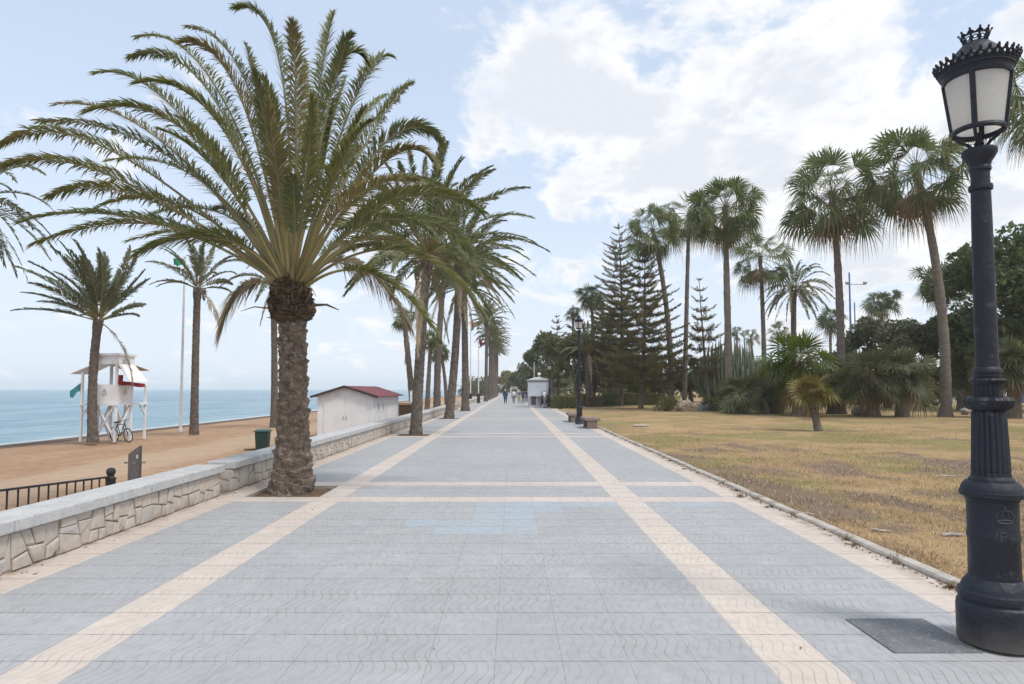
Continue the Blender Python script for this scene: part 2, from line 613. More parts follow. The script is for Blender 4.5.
def sea_mat():
    m, t, out = new_mat('sea_water')
    pos = t.node('ShaderNodeNewGeometry').outputs['Position']
    x, y, z = t.xyz(pos)
    # bottom and depth: sandy green shallows in patches, bluer deep water
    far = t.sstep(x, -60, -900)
    n = t.noise(t.vm('MULTIPLY', pos, (.012, .004, 1)), 1.0, 4, .6)
    col = t.mix(t.sstep(n, .35, .65), (.045, .155, .25), (.065, .195, .275))
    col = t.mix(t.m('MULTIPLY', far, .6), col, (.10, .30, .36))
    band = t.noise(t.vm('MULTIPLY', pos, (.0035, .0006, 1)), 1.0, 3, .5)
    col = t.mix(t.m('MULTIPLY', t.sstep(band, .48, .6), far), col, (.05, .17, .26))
    # breaking crests
    foam = t.noise(t.vm('MULTIPLY', pos, (.42, .10, 1)), 1.0, 7, .7, .4)
    patch = t.noise(t.vm('MULTIPLY', pos, (.03, .012, 1)), 1.0, 2)
    rip = t.noise(t.vm('MULTIPLY', pos, (.16, .035, 1)), 1.0, 6, .7, .3)
    col = t.mix(t.sstep(rip, .42, .58, 0, .7), col, (.19, .32, .37))
    col = t.mix(t.sstep(rip, .42, .30, 0, .5), col, (.04, .13, .21))
    fm = t.m('MULTIPLY', t.sstep(foam, .62, .70), t.sstep(patch, .40, .6, .35, 1))
    shore = t.sstep(t.m('ADD', x, t.m('MULTIPLY', t.noise(pos, .5, 4), 1.6)), -25.2, -24.2)
    fm = t.m('MAXIMUM', fm, t.m('MULTIPLY', shore, .7))
    col = t.mix(t.m('MULTIPLY', fm, .75), col, (.78, .80, .80))
    bs = t.node('ShaderNodeBsdfPrincipled')
    t.put(bs.inputs['Base Color'], col)
    t.put(bs.inputs['Roughness'], t.sstep(fm, 0, 1, .22, .8))
    bs.inputs['IOR'].default_value = 1.33
    h = t.m('ADD', t.noise(t.vm('MULTIPLY', pos, (.5, .16, 1)), 1.0, 6, .6, .3), t.m('MULTIPLY', t.noise(t.vm('MULTIPLY', pos, (2.2, .9, 1)), 1.0, 4), .25))
    bp = t.node('ShaderNodeBump', Strength=1.0, Distance=1.1, Height=h)
    t.l.new(bp.outputs[0], bs.inputs['Normal'])
    t.l.new(bs.outputs[0], out.inputs[0])
    return m


def lawn_color(t, pos):
    n1 = t.noise(pos, .55, 5, .6)
    n2 = t.noise(t.vm('ADD', pos, (13., 4., 0)), .22, 4, .55)
    n3 = t.noise(pos, 5, 6, .65)
    col = t.mix(t.sstep(n1, .36, .64), (.445, .305, .165), (.345, .24, .13))
    col = t.mix(t.sstep(n2, .45, .62, 0, .8), col, (.235, .215, .085))
    n4 = t.noise(t.vm('ADD', pos, (2., 31., 0)), .9, 5, .65)
    col = t.mix(t.sstep(n4, .55, .68, 0, .8), col, (.19, .195, .07))
    col = t.mix(t.sstep(n4, .44, .34, 0, .5), col, (.47, .36, .22))
    bare = t.noise(t.vm('ADD', t.vm('MULTIPLY', pos, (1.0, .55, 1)), (3., 21., 0)), .6, 6, .68)
    x, y, z = t.xyz(pos)
    zone = t.m('MULTIPLY', t.sstep(y, 5.5, 8.5), t.sstep(y, 19, 13))
    bw = t.m('ADD', bare, t.m('MULTIPLY', zone, .10))
    col = t.mix(t.sstep(bw, .54, .66, 0, .9), col, (.225, .165, .13))
    col = t.mix(t.sstep(n3, .5, .75, 0, .45), col, (.17, .125, .075))
    return col, n3


def lawn_mat():
    m, t, out = new_mat('dry_lawn')
    pos = t.node('ShaderNodeNewGeometry').outputs['Position']
    col, n3 = lawn_color(t, pos)
    bs = t.node('ShaderNodeBsdfPrincipled')
    t.put(bs.inputs['Base Color'], col)
    bs.inputs['Roughness'].default_value = .95
    bs.inputs['Specular IOR Level'].default_value = .1
    h = t.m('ADD', n3, t.m('MULTIPLY', t.noise(pos, 28, 4, .7), .7))
    bp = t.node('ShaderNodeBump', Strength=.9, Distance=.05, Height=h)
    t.l.new(bp.outputs[0], bs.inputs['Normal'])
    t.l.new(bs.outputs[0], out.inputs[0])
    return m


def blade_mat():
    m, t, out = new_mat('straw_blades')
    g = t.node('ShaderNodeNewGeometry')
    pos = g.outputs['Position']
    col, _ = lawn_color(t, pos)
    r = g.outputs['Random Per Island']
    col = t.mix(t.sstep(r, .62, .74, 0, .75), col, (.64, .52, .34))
    col = t.mix(t.sstep(r, .26, .18, 0, .75), col, (.13, .10, .055))
    bs = t.node('ShaderNodeBsdfPrincipled')
    t.put(bs.inputs['Base Color'], col)
    bs.inputs['Roughness'].default_value = .7
    bs.inputs['Specular IOR Level'].default_value = .2
    tr = t.node('ShaderNodeBsdfTranslucent', Color=col)
    mx = t.node('ShaderNodeMixShader', i0=.25, i1=bs.outputs[0], i2=tr.outputs[0])
    t.l.new(mx.outputs[0], out.inputs[0])
    return m


M['sand'] = sand_mat()
M['sea'] = sea_mat()
M['lawn'] = lawn_mat()
M['blades'] = blade_mat()
M['frond'] = leafy('date_palm_leaflets', (.145, .175, .058), (.235, .24, .095), (.30, .25, .14), .42, .45)
M['frond_olive'] = leafy('browning_date_palm_leaflets', (.185, .165, .065), (.275, .235, .105), (.36, .31, .20), .36, .5)
M['frond_tip'] = leafy('dark_green_leaflets', (.12, .155, .065), (.19, .21, .09), (.26, .22, .13), .40, .45)
M['frond_far'] = leafy('date_palm_leaflets_row', (.105, .138, .056), (.175, .192, .090), (.26, .23, .14), .34, .45)
M['frond_grey'] = leafy('beach_palm_leaflets', (.105, .132, .078), (.165, .180, .105), (.23, .20, .14), .34, .5)
M['frond_dry'] = leafy('withered_leaflets', (.30, .245, .165), (.40, .34, .25), None, .25, .7)
M['rachis'] = plain('leaf_stalk', (.235, .195, .085), (.185, .16, .07), .5, 2)
M['rachis_dry'] = plain('dry_leaf_stalk', (.27, .19, .11), (.2, .14, .08), .7, 2)
M['fan'] = leafy('fan_palm_leaf', (.105, .148, .062), (.165, .205, .085), (.27, .23, .14), .4, .55, spec=.15)
M['fan_far'] = leafy('distant_fan_palm_leaf', (.095, .132, .065), (.135, .165, .08), None, .3, .6, spec=.15)
M['fan_bright'] = leafy('bright_fan_leaf', (.085, .135, .022), (.13, .18, .03), (.20, .17, .05), .4, .4)
M['fan_grey'] = leafy('dark_fan_leaf', (.105, .130, .072), (.170, .185, .108), (.26, .24, .15), .32, .6, spec=.15)
M['fan_yellow'] = leafy('yellowing_fan_leaf', (.17, .155, .045), (.26, .20, .075), (.10, .12, .035), .3, .5)
M['skirt'] = leafy('dead_palm_leaf', (.22, .155, .09), (.32, .235, .145), None, .15, .8)
M['needle'] = leafy('pine_needle_cords', (.165, .168, .088), (.260, .228, .125), (.32, .24, .14), .35, .6, .8)
M['needle_far'] = leafy('distant_pine_cords', (.105, .125, .080), (.145, .155, .095), None, .1, .6, .8)
M['foliage_dark'] = leafy('dark_tree_leaves', (.066, .094, .040), (.118, .150, .064), (.16, .185, .08), .42, .45, .7)
M['foliage_grey'] = leafy('grey_green_leaves', (.115, .135, .082), (.175, .190, .118), None, .2, .6, .7)
M['foliage_mid'] = leafy('mid_green_leaves', (.095, .120, .048), (.150, .170, .068), (.19, .175, .085), .32, .5, .7)
M['foliage_far'] = leafy('far_tree_leaves', (.085, .105, .055), (.125, .14, .07), None, .25, .6, .4)
M['foliage_yellow'] = leafy('far_yellow_leaves', (.19, .185, .075), (.25, .23, .10), None, .3, .6, .4)
M['hedge'] = leafy('clipped_hedge_leaves', (.115, .140, .042), (.180, .195, .06), (.21, .19, .075), .3, .55, 2.0)
M['hedge_brown'] = leafy('withered_hedge_leaves', (.16, .125, .08), (.21, .17, .105), None, .15, .7, 2.0)
M['shrub'] = leafy('shrub_leaves', (.14, .165, .055), (.21, .22, .08), (.26, .23, .11), .32, .5, 2.0)
M['cactus'] = plain('grey_green_cactus', (.12, .155, .105), (.17, .195, .135), .6, 3)
M['bark_date'] = plain('date_palm_bark', (.235, .185, .145), (.125, .098, .08), .9, 9, .15, .8, 55, spots=(9, (.36, .31, .26), .55, .68))
M['bark_row'] = plain('weathered_palm_bark', (.165, .138, .118), (.10, .085, .075), .9, 6, .15, .8, 40)
M['bark_collar'] = plain('old_leaf_bases', (.155, .115, .080), (.09, .066, .050), .9, 7, .15, .6, 45, spots=(4, (.27, .13, .07), .62, .72))
M['bark_fan'] = plain('fan_palm_bark', (.200, .172, .152), (.145, .125, .112), .9, 3, .15, .5, 25, stretch=(1, 1, 3))
M['bark_dark'] = plain('dark_bark', (.17, .14, .118), (.115, .095, .08), .9, 4, .15, .6, 30)
M['lamp_paint'] = plain('blue_black_lamp_paint', (.010, .013, .022), (.019, .023, .034), .42, 5, .35, .4, 26, rough2=.6,
                        spots=(9, (.060, .063, .067), .60, .74))
def dusty(m):
    t = NT(m.node_tree)
    bs = [n for n in t.n if n.type == 'BSDF_PRINCIPLED'][0]
    src = bs.inputs['Base Color'].links[0].from_socket
    pos = t.node('ShaderNodeNewGeometry').outputs['Position']
    z = t.xyz(pos)[2]
    d = t.m('MULTIPLY', t.sstep(t.m('ADD', z, t.m('MULTIPLY', t.noise(pos, 9, 5, .65), -.16)),   .10, -.07), .45)
    col = t.mix(d, src, (.17, .15, .13))
    rust = t.sstep(t.noise(t.vm('ADD', pos, (3., 8., 1.)), 17, 6, .7), .66, .72)
    col = t.mix(t.m('MULTIPLY', rust, .7), col, (.10, .055, .035))
    t.l.new(col, bs.inputs['Base Color'])


dusty(M['lamp_paint'])
M['lamp_highlit'] = plain('highlit_lamp_relief', (.055, .06, .07), (.035, .04, .05), .5, 14)  # raised emblem in a lighter tone: its highlights are put into the colour
M['brushed'] = plain('grey_stone_block', (.21, .165, .14), (.16, .13, .11), .9, 8, .2, .5, 40)
M['bench_top'] = plain('brown_stone_seat', (.27, .21, .175), (.21, .165, .14), .85, 8, .2, .5, 40)
M['white'] = plain('weathered_white_paint', (.80, .81, .83), (.70, .71, .73), .55, 2, spots=(3.5, (.52, .49, .45), .60, .78), stretch=(1, 1, .5))
M['white_clean'] = plain('white_plastic', (.80, .80, .80), (.74, .74, .75), .5, 2)
M['canvas'] = plain('white_canvas', (.84, .83, .82), (.78, .77, .76), .8, 3)
M['roof_red'] = plain('red_roof_sheet', (.20, .055, .060), (.155, .045, .05), .7, 3)
M['dark_trim'] = plain('dark_roof_edge', (.055, .045, .045), (.04, .035, .035), .7, 3)
M['timber'] = plain('brown_timber', (.155, .095, .055), (.10, .062, .04), .8, 4, stretch=(1, 1, 6))
M['timber_pale'] = plain('pale_timber', (.42, .31, .22), (.36, .26, .18), .8, 4)
M['wood_grey'] = plain('grey_weathered_wood', (.24, .215, .205), (.18, .165, .16), .85, 14, stretch=(3, 3, .4), bump=.3)
M['iron'] = plain('black_iron', (.022, .021, .022), (.035, .033, .034), .45, 6)
M['bin_green'] = plain('dark_green_plastic', (.014, .042, .037), (.02, .055, .047), .45, 4)
M['bin_lid'] = plain('green_plastic_lid', (.06, .12, .105), (.07, .14, .12), .45, 4)
M['steel'] = plain('galvanised_steel', (.42, .44, .46), (.34, .36, .38), .45, 4, metal=.4)
M['blue_steel'] = plain('blue_mast_paint', (.07, .16, .34), (.09, .19, .38), .5, 4)
M['pole_white'] = plain('white_pole_paint', (.70, .70, .70), (.62, .62, .63), .5, 2)
M['maroon'] = plain('faded_poster_red', (.20, .07, .075), (.15, .10, .12), .7, 6)
M['red'] = plain('red_cloth', (.30, .025, .04), (.24, .02, .03), .75, 3)
M['yellow'] = plain('yellow_cloth', (.75, .42, .03), (.68, .38, .03), .75, 3)
M['purple'] = plain('purple_cloth', (.20, .06, .26), (.17, .05, .22), .75, 3)
M['green_cloth'] = plain('green_flag_cloth', (.02, .27, .12), (.015, .22, .10), .75, 3)
M['teal_cloth'] = plain('teal_cloth', (.06, .27, .30), (.05, .23, .27), .75, 3)
M['rock_tan'] = plain('tan_boulder', (.55, .45, .345), (.42, .335, .26), .9, 3, .2, .9, 9, spots=(5, (.16, .12, .09), .57, .68))
M['rock_grey'] = plain('grey_boulder', (.36, .40, .45), (.26, .29, .33), .9, 3, .2, .9, 9, spots=(5, (.09, .10, .12), .6, .7))
M['rock_pale'] = plain('pale_boulder', (.37, .35, .33), (.28, .26, .245), .9, 3, .2, .9, 9)
M['cover_slate'] = plain('dark_cover_plate', (.18, .185, .195), (.125, .13, .14), .6, 3, .35, .35, 120, spots=(45, (.27, .275, .285), .52, .7))
M['driftwood'] = plain('bleached_wood', (.50, .44, .38), (.40, .35, .30), .85, 8)
M['skin'] = plain('skin', (.48, .30, .22), (.42, .26, .19), .55, 3)
M['hair'] = plain('dark_hair', (.05, .035, .025), (.03, .02, .015), .6, 6)
M['hair_grey'] = plain('grey_hair', (.5, .5, .5), (.4, .4, .4), .6, 6)
M['tyre'] = plain('tyre_rubber', (.02, .02, .02), (.03, .03, .03), .8, 4)
M['glass_dark'] = plain('dark_window_glass', (.05, .06, .07), (.04, .05, .06), .12, 3, .5)
M['car_blue'] = plain('blue_car_paint', (.05, .13, .38), (.045, .12, .35), .3, 2, .5)
M['car_white'] = plain('white_car_paint', (.76, .77, .78), (.72, .73, .74), .3, 2, .5)
M['kiosk'] = plain('pale_blue_white_panel', (.55, .58, .64), (.49, .52, .58), .6, 2)
M['grey_paint'] = plain('grey_paint', (.45, .46, .48), (.38, .39, .41), .6, 3)
M['far_white'] = plain('white_render', (.62, .62, .62), (.55, .55, .55), .8, 1)


def frosted():
    m, t, out = new_mat('frosted_lantern_glass')
    p = t.node('ShaderNodeTexCoord').outputs['Object']
    f = t.sstep(t.noise(p, 60, 3, .6), .35, .65)
    st = t.sstep(t.noise(t.vm('MULTIPLY', p, (1, 1, .4)), 6, 5, .6), .5, .75, 0, .4)
    col = t.mix(st, t.mix(f, (.95, .94, .91), (.90, .895, .88)), (.72, .68, .61))
    df = t.node('ShaderNodeBsdfPrincipled', Roughness=.25)
    t.put(df.inputs['Base Color'], col)
    tr = t.node('ShaderNodeBsdfTranslucent', Color=col)
    mx = t.node('ShaderNodeMixShader', i0=.72, i1=df.outputs[0], i2=tr.outputs[0])
    t.l.new(mx.outputs[0], out.inputs[0])
    return m


M['frosted'] = frosted()

# ------------------------------------------------------------------ ground, promenade, beach, sea
PITS = [10.145 + 12.3 * k for k in range(0, 18)]


def promenade():
    mb = MB()
    X = [-4.40, -3.98, -2.86, -2.47, 1.475, 1.87, 3.14, 3.56]
    ys = [-20.0]
    bands = []
    for c in PITS:
        bands += [(c - .965, c - .555), (c + .555, c + .965)]
    for a, b in bands:
        ys += [a, b]
    ys.append(235.0)
    pits = {round(c - .555, 4) for c in PITS if abs(c - PITS[4]) > .1 and abs(c - PITS[5]) > .1}
    blue = {}
    rows = lambda k: round(TY0 - TY * k, 4)

    def put(x0, x1, y0, y1, m):
        mb.quads([[(x0, y0, 0), (x1, y0, 0), (x1, y1, 0), (x0, y1, 0)]], m)

    # patch of replaced blue tiles: (row counted towards the camera from the first cream row, tile column)
    BL = {0: [5, 6, 7, 8, 9], 1: [5, 6, 7], 2: [5, 6], 3: [3, 4, 5, 6], 4: [4, 5, 6]}
    special = [(rows(5), rows(0))]
    for j in range(len(ys) - 1):
        y0, y1 = ys[j], ys[j + 1]
        band = any(abs(a - y0) < 1e-6 for a, b in bands)
        for i in range(7):
            x0, x1 = X[i], X[i + 1]
            if i == 0 or i == 6:
                put(x0, x1, y0, y1, 3)
                continue
            if i in (2, 4):
                put(x0, x1, y0, y1, 2)
                continue
            if band:
                put(x0, x1, y0, y1, 2)
                continue
            if i == 1 and round(y0, 4) in pits:
                continue                                    # hole of the tree pit
            if j == 0 and i in (3, 5):
                ya = rows(5)
                put(x0, x1, y0, ya, 0)
                for k in range(5):
                    b, a = rows(k), rows(k + 1)
                    if i == 3:
                        for c in range(10):
                            put(TX0 + c * TX if c else x0, TX0 + (c + 1) * TX if c < 9 else x1, a, b, 1 if c in BL[k] else 0)
                    else:
                        q = [x0, x0 + .34, x0 + .34 + .395 * 1.6, x1]
                        for c in range(3):
                            put(q[c], q[c + 1], a, b, 1 if (k == 0 and c == 1) else 0)
                continue
            put(x0, x1, y0, y1, 0)
    # pit walls
    o = mb.build('promenade', [M['tile_grey'], M['tile_blue'], M['tile_pale'], M['tile_edge']])
    structure(o)
    k = MB()
    for c in PITS:
        x0, x1, y0, y1 = -3.98, -2.86, c - .555, c + .555
        for a, b in (((x0, y0), (x1, y0)), ((x1, y0), (x1, y1)), ((x1, y1), (x0, y1)), ((x0, y1), (x0, y0))):
            k.quads([[(a[0], a[1], 0), (b[0], b[1], 0), (b[0], b[1], -.12), (a[0], a[1], -.12)]], 0)
    n = 24
    rng = np.random.default_rng(4)
    for c in PITS[:5]:
        gx, gy = np.meshgrid(np.linspace(-3.98, -2.86, n), np.linspace(c - .555, c + .555, n), indexing='ij')
        d = np.hypot(gx + 3.45, gy - c)
        gz = -.055 + .07 * np.exp(-(d / .38) ** 2) + rng.normal(0, .006, gx.shape)
        k.grid(np.stack([gx, gy, gz], -1), 1, True, False)
    for c in PITS[5:]:
        k.quads([[(-3.98, c - .555, -.05), (-2.86, c - .555, -.05), (-2.86, c + .555, -.05), (-3.98, c + .555, -.05)]], 1)
    structure(k.build('soil_bed', [M['kerb'], M['soil']]))


promenade()


def kerb():
    mb = MB()
    y = -15.0
    rng = random.Random(3)
    while y < 210:
        L = 1.0
        w = .125
        zz = .035 + rng.uniform(-.006, .006)
        xo = rng.uniform(-.004, .004)
        prof = [(3.562 + xo, -.05), (3.562 + xo, zz - .02), (3.578 + xo, zz), (3.672 + xo, zz + .004), (3.69 + xo, zz - .018), (3.69 + xo, -.05)]
        n = len(prof)
        V = [(a, y + .006, b) for a, b in prof] + [(a, y + L - .006, b) for a, b in prof]
        F = [tuple(range(n)), tuple(range(n, 2 * n))[::-1]] + [(i, n + i, n + (i + 1) % n, (i + 1) % n) for i in range(n)]
        mb.add(V, F)
        y += L
    structure(mb.build('kerb', M['kerb']))


kerb()

# lawn: gently uneven sheet on the land side reaching the horizon
rng = np.random.default_rng(11)
lx = np.concatenate([np.linspace(3.64, 16, 42), np.linspace(17, 60, 30), [90, 200, 600, 1500, 2600]])
ly = np.concatenate([[-2600, -400, -60, -20], np.linspace(-4, 40, 90), np.linspace(41, 90, 20), [140, 230, 500, 1500, 2600]])
GX, GY = np.meshgrid(lx, ly, indexing='ij')
GZ = -.02 + .018 * np.sin(GX * .9 + 1) * np.sin(GY * .7) + .022 * np.sin(GX * .31 + GY * .23)
GZ[:2] = -.03
GZ = np.where((GX > 80) | (GY > 100) | (GY < -10), -.04, GZ)
structure(MB().grid(np.stack([GX, GY, GZ], -1), 0, True, False).build('lawn', M['lawn']))
# plain ground under everything on the promenade side
structure(MB().quads([[(-4.7, -2600, -.2), (3.7, -2600, -.2), (3.7, 2600, -.2), (-4.7, 2600, -.2)]]).build('ground', M['soil']))

bx = np.array([-4.69, -6, -8, -10, -12, -14, -16, -18, -20, -21.5, -22.6, -23.4, -24.2, -24.8, -26, -30, -60])
bz = np.array([-.70, -.70, -.70, -.70, -.70, -.72, -.79, -.86, -.93, -.985, -1.025, -1.055, -1.085, -1.115, -1.3, -1.8, -4])
by = np.concatenate([[-2600, -300, -50], np.linspace(-10, 80, 120), np.linspace(85, 400, 40), [900, 2600]])
GX, GY = np.meshgrid(bx, by, indexing='ij')
GZ = np.repeat(bz[:, None], len(by), 1) + .025 * np.sin(GX * 1.3 + .6 * np.sin(GY * .4)) * np.sin(GY * .9 + GX * .4) * (GX > -22)
structure(MB().grid(np.stack([GX, GY, GZ], -1)[::-1], 0, True, False).build('beach_sand', M['sand']))
structure(MB().quads([[(-2900, -2900, -1.1), (-24.0, -2900, -1.1), (-24.0, 2900, -1.1), (-2900, 2900, -1.1)]]).build('sea', M['sea']))


# the bright sea air: far trees and the horizon pale a little
hm, ht, hout = new_mat('sea_air')
hv = ht.node('ShaderNodeVolumePrincipled', Color=(.97, .985, 1.0, 1), Density=.00045, Anisotropy=.2)
ht.l.new(hv.outputs[0], hout.inputs['Volume'])
hz = MB().box((0, 0, 8.5), (5900, 5900, 27)).build('haze', hm)
hz['kind'] = 'stuff'
tag(hz, 'thin bright sea haze in the air over the whole place', 'haze')

# near grass: dry blades
def grass():
    rng = np.random.default_rng(5)
    n = 330000
    Y = 2.5 + 24 * rng.random(n) ** 1.7
    X = 3.72 + (2.0 + Y * .9) * rng.random(n)
    # clumpy
    k = np.sin(X * 2.1 + 1.3 * np.sin(Y * 1.7)) * np.sin(Y * 2.6 + X) + .6 * np.sin(X * 5.3 + Y * 3.1)
    ek = rng.random(n) < .10
    X = np.where(ek, 3.69 + np.abs(rng.normal(0, .05, n)), X)
    keep = rng.random(n) < np.clip(.55 + .42 * k, .08, 1)
    X, Y = X[keep], Y[keep]
    n = len(X)
    Z = np.full(n, -.035)
    L = rng.uniform(.025, .065, n) * np.where(np.sin(X * 7.1 + 2 * np.sin(Y * 5.3)) * np.sin(Y * 6.7 + X) > .72, 1.8, 1)
    a = rng.random(n) * 2 * np.pi
    tilt = rng.uniform(.5, 1.6, n)
    d = np.stack([np.cos(a) * np.sin(tilt), np.sin(a) * np.sin(tilt), np.cos(tilt)], -1) * L[:, None]
    d[:, 2] += .01
    w = np.stack([-np.sin(a), np.cos(a), 0 * a], -1) * rng.uniform(.0025, .0065, n)[:, None]
    B = np.stack([X, Y, Z], -1) + np.array([0, 0, .02])
    Q = np.stack([B - w, B + w, B + d], 1)
    o = MB().add(Q.reshape(-1, 3), np.arange(n * 3).reshape(n, 3)).build('dry_grass', M['blades'])
    o['kind'] = 'stuff'
    tag(o, 'short straw coloured blades of dry grass along the kerb', 'grass')


grass()

def litter():
    rng = np.random.default_rng(15)
    n = 2600
    k = rng.random(n)
    Y = 2.6 + 26 * rng.random(n) ** 1.5
    X = np.where(k < .70, 3.75 + (1.5 + Y * .8) * rng.random(n), np.where(k < .84, 3.54 - np.abs(rng.normal(0, .08, n)), np.where(k < .95, -4.32 + np.abs(rng.normal(0, .10, n)), rng.uniform(-4.2, 3.4, n))))
    Z = np.where(k < .70, .012, .008)
    a = rng.random(n) * 6.283
    L = rng.uniform(.008, .030, n) * np.where(k < .95, 1, .7)
    d = np.stack([np.cos(a), np.sin(a), rng.normal(0, .25, n)], -1) * L[:, None]
    w = np.stack([-np.sin(a), np.cos(a), rng.normal(0, .2, n)], -1) * (L * rng.uniform(.15, .45, n))[:, None]
    B = np.stack([X, Y, Z], -1)
    mb = MB().quads(np.stack([B - d, B + w, B + d, B - w], 1))
    n = 2600
    Y = 2.6 + 22 * rng.random(n) ** 1.4
    B = np.stack([3.545 - np.abs(rng.normal(0, .030, n)) * (1 + (np.sin(Y * 3.1) > .3)), Y + .15 * np.sin(Y * 9), rng.uniform(.004, .02, n)], -1)
    keep = rng.random(n) < np.clip(.35 + .6 * np.sin(Y * 2.3) * np.sin(Y * .9 + 1), .05, 1)
    B = B[keep]
    n = len(B)
    v = rng.normal(0, 1, (n, 2, 3))
    v /= np.linalg.norm(v, axis=2)[..., None]
    v *= rng.uniform(.006, .017, (n, 1, 1))
    mb.quads(np.stack([B - v[:, 0], B + v[:, 1], B + v[:, 0], B - v[:, 1]], 1), 1)
    o = mb.build('leaf_litter', [M['skirt'], M['soil']])
    o['kind'] = 'stuff'
    tag(o, 'scattered dead leaf scraps on lawn and along pavement edges', 'leaf litter')


litter()

# ------------------------------------------------------------------ wall along the beach
def clip_poly(poly, p, n):
    out = []
    for i in range(len(poly)):
        a, b = poly[i], poly[(i + 1) % len(poly)]
        da, db = (a - p) @ n, (b - p) @ n
        if da >= 0:
            out.append(a)
        if da * db < 0:
            out.append(a + (b - a) * (da / (da - db)))
    return out


def stones_for(L, h, seed):
    """random roughly squared polygons filling a strip L x h"""
    rng = np.random.default_rng(seed)
    todo, done = [], []
    x = 0.0
    cut = rng.uniform(-.06, .06)
    while x < L - .05:
        w = min(rng.uniform(.45, .75), L - x)
        c2 = rng.uniform(-.07, .07) if x + w < L - .05 else 0
        todo.append([np.array(q) for q in ((x + (cut if x else 0), 0), (x + w + c2, 0), (x + w - c2, h), (x - (cut if x else 0), h))])
        x += w
        cut = c2
    while todo:
        q = todo.pop()
        P = np.array(q)
        X_, Y_ = P[:, 0], P[:, 1]
        A = .5 * abs(np.dot(X_, np.roll(Y_, -1)) - np.dot(Y_, np.roll(X_, -1)))
        sx, sy = np.ptp(X_), np.ptp(Y_)
        if A < rng.uniform(.022, .072) and sx < .42:
            done.append(q)
            continue
        c = P.mean(0) + np.array([rng.uniform(-.18, .18) * sx, rng.uniform(-.15, .15) * sy])
        ang = rng.normal(0, .22)
        n = np.array([math.cos(ang), math.sin(ang)]) if sx > sy * rng.uniform(.8, 1.5) else np.array([-math.sin(ang), math.cos(ang)])
        for sgn in (1, -1):
            r = clip_poly(q, c, n * sgn)
            if len(r) > 2:
                todo.append(r)
    return done, rng


def masonry(L, h, z0, xface, seed, ends=True):
    mb = MB()
    mb.box((xface - .175, L / 2, z0 + h / 2), (.30, L - .02, h), 1)                       # mortar body, recessed
    st, rng = stones_for(L, h - .01, seed)

    def lay(polys, fn):
        for q in polys:
            P = np.array(q)
            c = P.mean(0)
            d = P - c
            ln = np.linalg.norm(d, axis=1)[:, None]
            gap = rng.uniform(.004, .010)
            P0 = c + d * np.maximum(0, 1 - gap / ln * 1.4)
            P1 = c + d * np.maximum(0, 1 - (gap + .012) / ln * 1.4)
            o = rng.uniform(.006, .030)
            k = len(P)
            V = [fn(p, -.03) for p in P0] + [fn(p, o - .010) for p in P0] + [fn(p + rng.normal(0, .002, 2), o) for p in P1] + [fn(P1.mean(0), o + rng.uniform(-.001, .006))]
            F = []
            for i in range(k):
                j = (i + 1) % k
                F += [(i, j, k + j, k + i), (k + i, k + j, 2 * k + j, 2 * k + i), (2 * k + i, 2 * k + j, 3 * k)]
            mb.add(V, F, 0)
    lay(st, lambda p, o: (xface - .02 + o, p[0], z0 + p[1] + .005))
    for yy, sg in ((0.01, -1), (L - .01, 1)):
        e_, _ = stones_for(.30, h - .01, seed + 7)
        lay(e_, lambda p, o: (xface - .03 - p[0], yy + sg * (o - .012), z0 + p[1] + .005))
    return mb


WALLS = [(-6.0, 9.72, 'stone parapet with granite coping nearest the viewer at the railing'),
         (10.05, 26.6, 'stone parapet with granite coping behind the big date palm and shed'),
         (26.75, 52.0, 'stone parapet starting at the second palm and ending by the flagpoles'),
         (57.0, 150.0, 'distant low parapet running past the two flagpoles')]
for y0, y1, lab in WALLS:
    e = empty('stone_wall', (-4.5, y0, 0), label=lab, cat='wall', group='stone parapet along the beach')
    if y0 < 55:
        masonry(y1 - y0, .352, 0, .135, int(y0 * 3 + 60)).build('masonry', [M['stone_block'], M['mortar']], e)
    else:
        MB().box((-.035, (y1 - y0) / 2, .175), (.33, y1 - y0, .35)).build('masonry', M['stone'], e)
    MB().box((-.045, (y1 - y0) / 2, -.4), (.30, y1 - y0, .78)).build('retaining_wall', M['stone'], e)
    cp = MB()
    y = .0
    rr = random.Random(int(y0 * 7 + 50))
    while y < y1 - y0 - .01:
        L = min(rr.uniform(1.35, 1.6), y1 - y0 - y)
        cp.box((-.045 + rr.uniform(-.003, .003), y + L / 2, .408 + rr.uniform(-.002, .002)), (.45, L - .008, .112))
        y += L
    cp.build('coping', M['coping'], e, bevel=.012)


